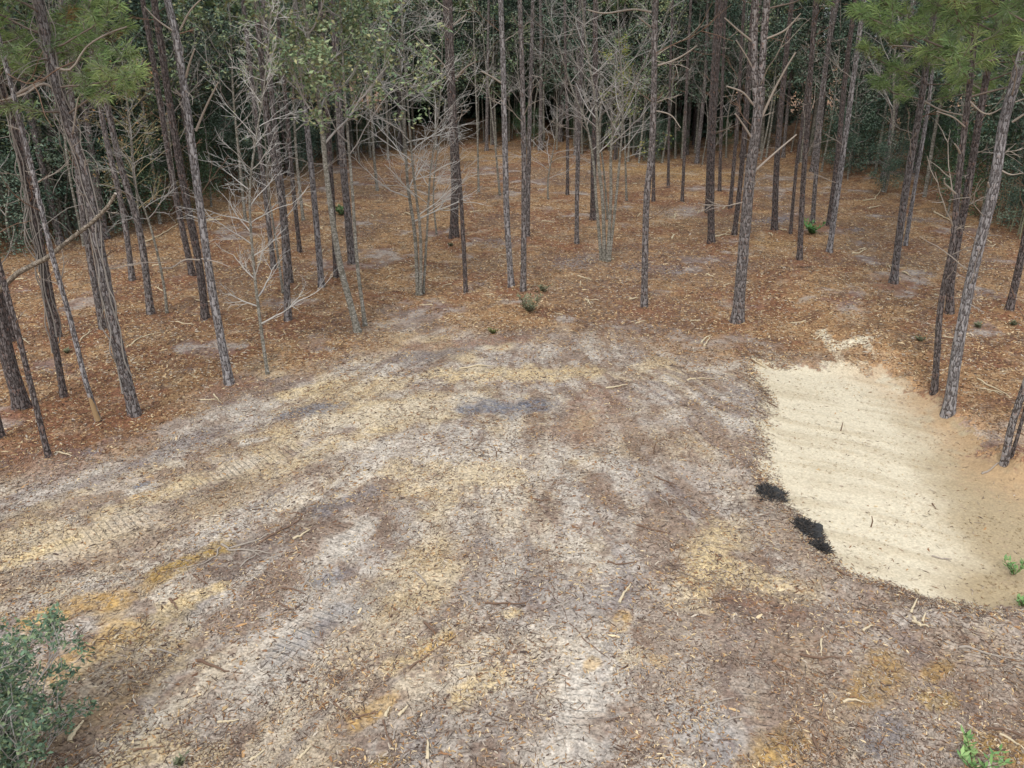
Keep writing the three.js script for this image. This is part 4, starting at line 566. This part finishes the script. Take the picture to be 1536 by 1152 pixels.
for (let i = 0; i < 70; i++) { const px = rr(20, 1520), py = rr(270, 520), [x, z] = G(px, py), v = cov(x, z); if (v.wood < .6 || z < backEdge(x) + .5) continue; const a = rr(0, 6.28), l = rr(.2, .55), d = -z / F, q = G(px, py); stick('litter', [[px, py], [px + Math.cos(a) * l / d * .5, py + Math.sin(a) * l / d * .18], [px + Math.cos(a) * l / d, py + Math.sin(a) * l / d * .36]], rr(2, 3.4)); }

// ------------------------------------------------------------------ black heaps at the edge of the sand
const charMat = new THREE.MeshStandardMaterial({ color: new THREE.Color(.026, .026, .027), roughness: .95 }), shardMat = new THREE.MeshStandardMaterial({ vertexColors: true, roughness: .95 });
for (const [px, py, R, label] of [[1154, 739, .21, 'wide ragged heap of black charred debris at the edge of the pale sand'], [1211, 793, .2, 'round heap of black charred debris jutting onto the pale sand'], [1230, 824, .11, 'small heap of black charred debris just below the round one']]) {
  const t = thing('charred_heap', label, 'debris heap', ground(px, py), 'black heaps along the sand'), g = new THREE.SphereGeometry(1, 40, 14, 0, 6.2832, 0, Math.PI / 2), p = g.attributes.position;
  for (let i = 0; i < p.count; i++) { const x = p.getX(i), z = p.getZ(i), k = R * (.3 + 1.25 * fbm(x * 2.8 + px, z * 2.8 + py, 3)), y = p.getY(i); p.setXYZ(i, x * k * 1.15, y * .075 * (.4 + 1.1 * vn(x * 5 + px, z * 5)) - .02, z * k * 1.25); }
  g.computeVertexNormals(); part('mound', g, charMat, t);
  const f = new GB(), base = t.position; for (let i = 0; i < 900; i++) { const a = rr(0, 6.28), q = Math.pow(rnd(), .7) * R * (.5 + 1.3 * vn(a * 1.9 + px, R * 9)), x = Math.cos(a) * q, z = Math.sin(a) * q * 1.1, y = hgt(base.x + x, base.z + z) - base.y + Math.max(0, .06 * (1 - q / R)) * .9, d = V(rr(-1, 1), rr(-.2, .6), rr(-1, 1)).normalize(); f.tube([V(x, y, z), V(x, y, z).addScaledVector(d, rr(.04, .13))], [rr(.004, .012), .003], 3, pick([[.02, .02, .021], [.03, .029, .029], [.05, .048, .048], [.02, .019, .019], [.09, .07, .055]]), 0, false); }
  tag(part('shards', f.geo(), shardMat, t), null, null, null, 'stuff');
}

// ------------------------------------------------------------------ the green bush in the near corner and small plants
{
  const foot = ground(14, 1205), t = thing('evergreen_bush', 'blue-green leafy bush with pale bare twigs at the near corner of the soil', 'bush', foot), leaves = new GB(), pal = [C(106, 132, 102), C(88, 116, 90), C(122, 144, 108), C(72, 98, 76), C(140, 156, 112)];
  for (let s = 0; s < 11; s++) {
    const az = s * .57 + rr(-.2, .2), ends = [], gb = new GB();
    twigs(gb, V(rr(-.12, .12), -.05, rr(-.12, .12)), V(Math.cos(az) * rr(.2, .75), 1, Math.sin(az) * rr(.2, .75)).normalize(), rr(.85, 1.3), .012, 3, ends, .06); part('stem', gb.geo(), twigGrey, t);
    for (const e of ends) if (rnd() < .8) for (let l = 0; l < 13; l++) leafAt(leaves, e.clone().add(rvec().multiplyScalar(rr(0, .10))), pal, .062);
  }
  part('foliage', leaves.geo(), leafMat, t);
  for (let s = 0; s < 7; s++) { const az = rr(-1.2, .9), c = wander(V(0, .7, 0), V(Math.cos(az) * .8, .7, -Math.abs(Math.sin(az)) * .8 - .1).normalize(), rr(.6, 1.1), 7, .16, .02); part('bare_twig', new GB().tube(c, taper(8, .008, .004), 4).geo(), twigGrey, t); }
}
function sprig(px, py, hgtM, n, L, pal, label, name = 'green_seedling', spread = .5) {
  const foot = ground(px, py), t = thing(name, label, 'plant', foot), f = new GB();
  for (let s = 0; s < n; s++) { const az = rr(0, 6.28), c = wander(V(0, -.02, 0), V(Math.cos(az) * spread, 1, Math.sin(az) * spread).normalize(), hgtM * rr(.6, 1.1), 5, .15, 0); part('stem', new GB().tube(c, taper(6, .006, .003), 4).geo(), brownWood, t); for (let k = 1; k < 6; k++) for (let l = 0; l < 3; l++) { const d = V(rr(-1, 1), rr(.1, .8), rr(-1, 1)).normalize(), sd = d.clone().cross(V(0, 1, 0)).normalize(), cc = pick(pal), q = rr(.8, 1.2); f.leaf(c[k], d, sd, L * rr(.7, 1.2), L * .38, [cc[0] * q, cc[1] * q, cc[2] * q], .15); } }
  part('foliage', f.geo(), leafMat, t);
}
const FRESH = [C(126, 164, 92), C(108, 148, 84), C(146, 176, 108)], DULL = [C(122, 124, 92), C(108, 114, 84), C(134, 134, 102)];
sprig(1462, 1150, .34, 6, .10, FRESH, 'fresh green seedling beside the dark ochre clay patch', 'green_seedling', .8);
sprig(1524, 852, .3, 5, .09, FRESH, 'bright green seedling growing out of the tan sand');
sprig(1534, 905, .22, 4, .08, FRESH, 'tiny green seedling at the lower rim of the tan sand');
sprig(268, 1150, .16, 4, .07, DULL, 'small dull green seedling among yellow soil tracks');
sprig(795, 470, .55, 16, .11, DULL, 'small dull green bush at the foot of the close pair of pines', 'small_bush', .7);
sprig(815, 436, .3, 6, .10, DULL, 'low green sprig in the litter behind the small bush', 'small_bush', .7);
sprig(1218, 352, .5, 14, .16, [C(98, 150, 74), C(84, 132, 68)], 'low bright green plant between two pines in the litter', 'small_bush', .8);
sprig(1463, 510, .13, 7, .08, DULL, 'green tuft in the litter uphill from the silvery pine', 'grass_tuft', .6);
sprig(1515, 506, .13, 7, .08, DULL, 'green tuft at the foot of the dark pine uphill from the sand', 'grass_tuft', .6);
sprig(513, 322, .5, 10, .16, [C(84, 120, 72), C(98, 134, 78)], 'green sprout beside the thick straight pine', 'small_bush', .8);
sprig(676, 368, .13, 7, .08, DULL, 'green tuft at the foot of the tall thick pine', 'grass_tuft', .7);
sprig(740, 502, .13, 7, .08, [C(110, 112, 60)], 'mossy green tuft on the rim of the bare soil', 'grass_tuft', .8);
sprig(1376, 530, .13, 7, .08, DULL, 'green tuft at the top rim of the pale sand', 'grass_tuft', .8);
sprig(100, 528, .13, 7, .08, DULL, 'green tuft between the crooked scraped pine and its neighbours', 'grass_tuft', .8);
for (const [px, py, h] of [[744, 690, .22], [980, 680, .2], [1262, 640, .18], [1308, 782, .2]]) { const foot = ground(px, py), t = thing('upright_stub', 'short dead stub standing upright out of the soil', 'stub', foot, 'upright stubs in the soil'); part('shaft', new GB().tube([V(0, -.04, 0), V(.01, h * .5, 0), V(rr(-.03, .03), h, 0)], [.012, .01, .006], 5).geo(), brownWood, t); }
renderer.render(scene, camera);
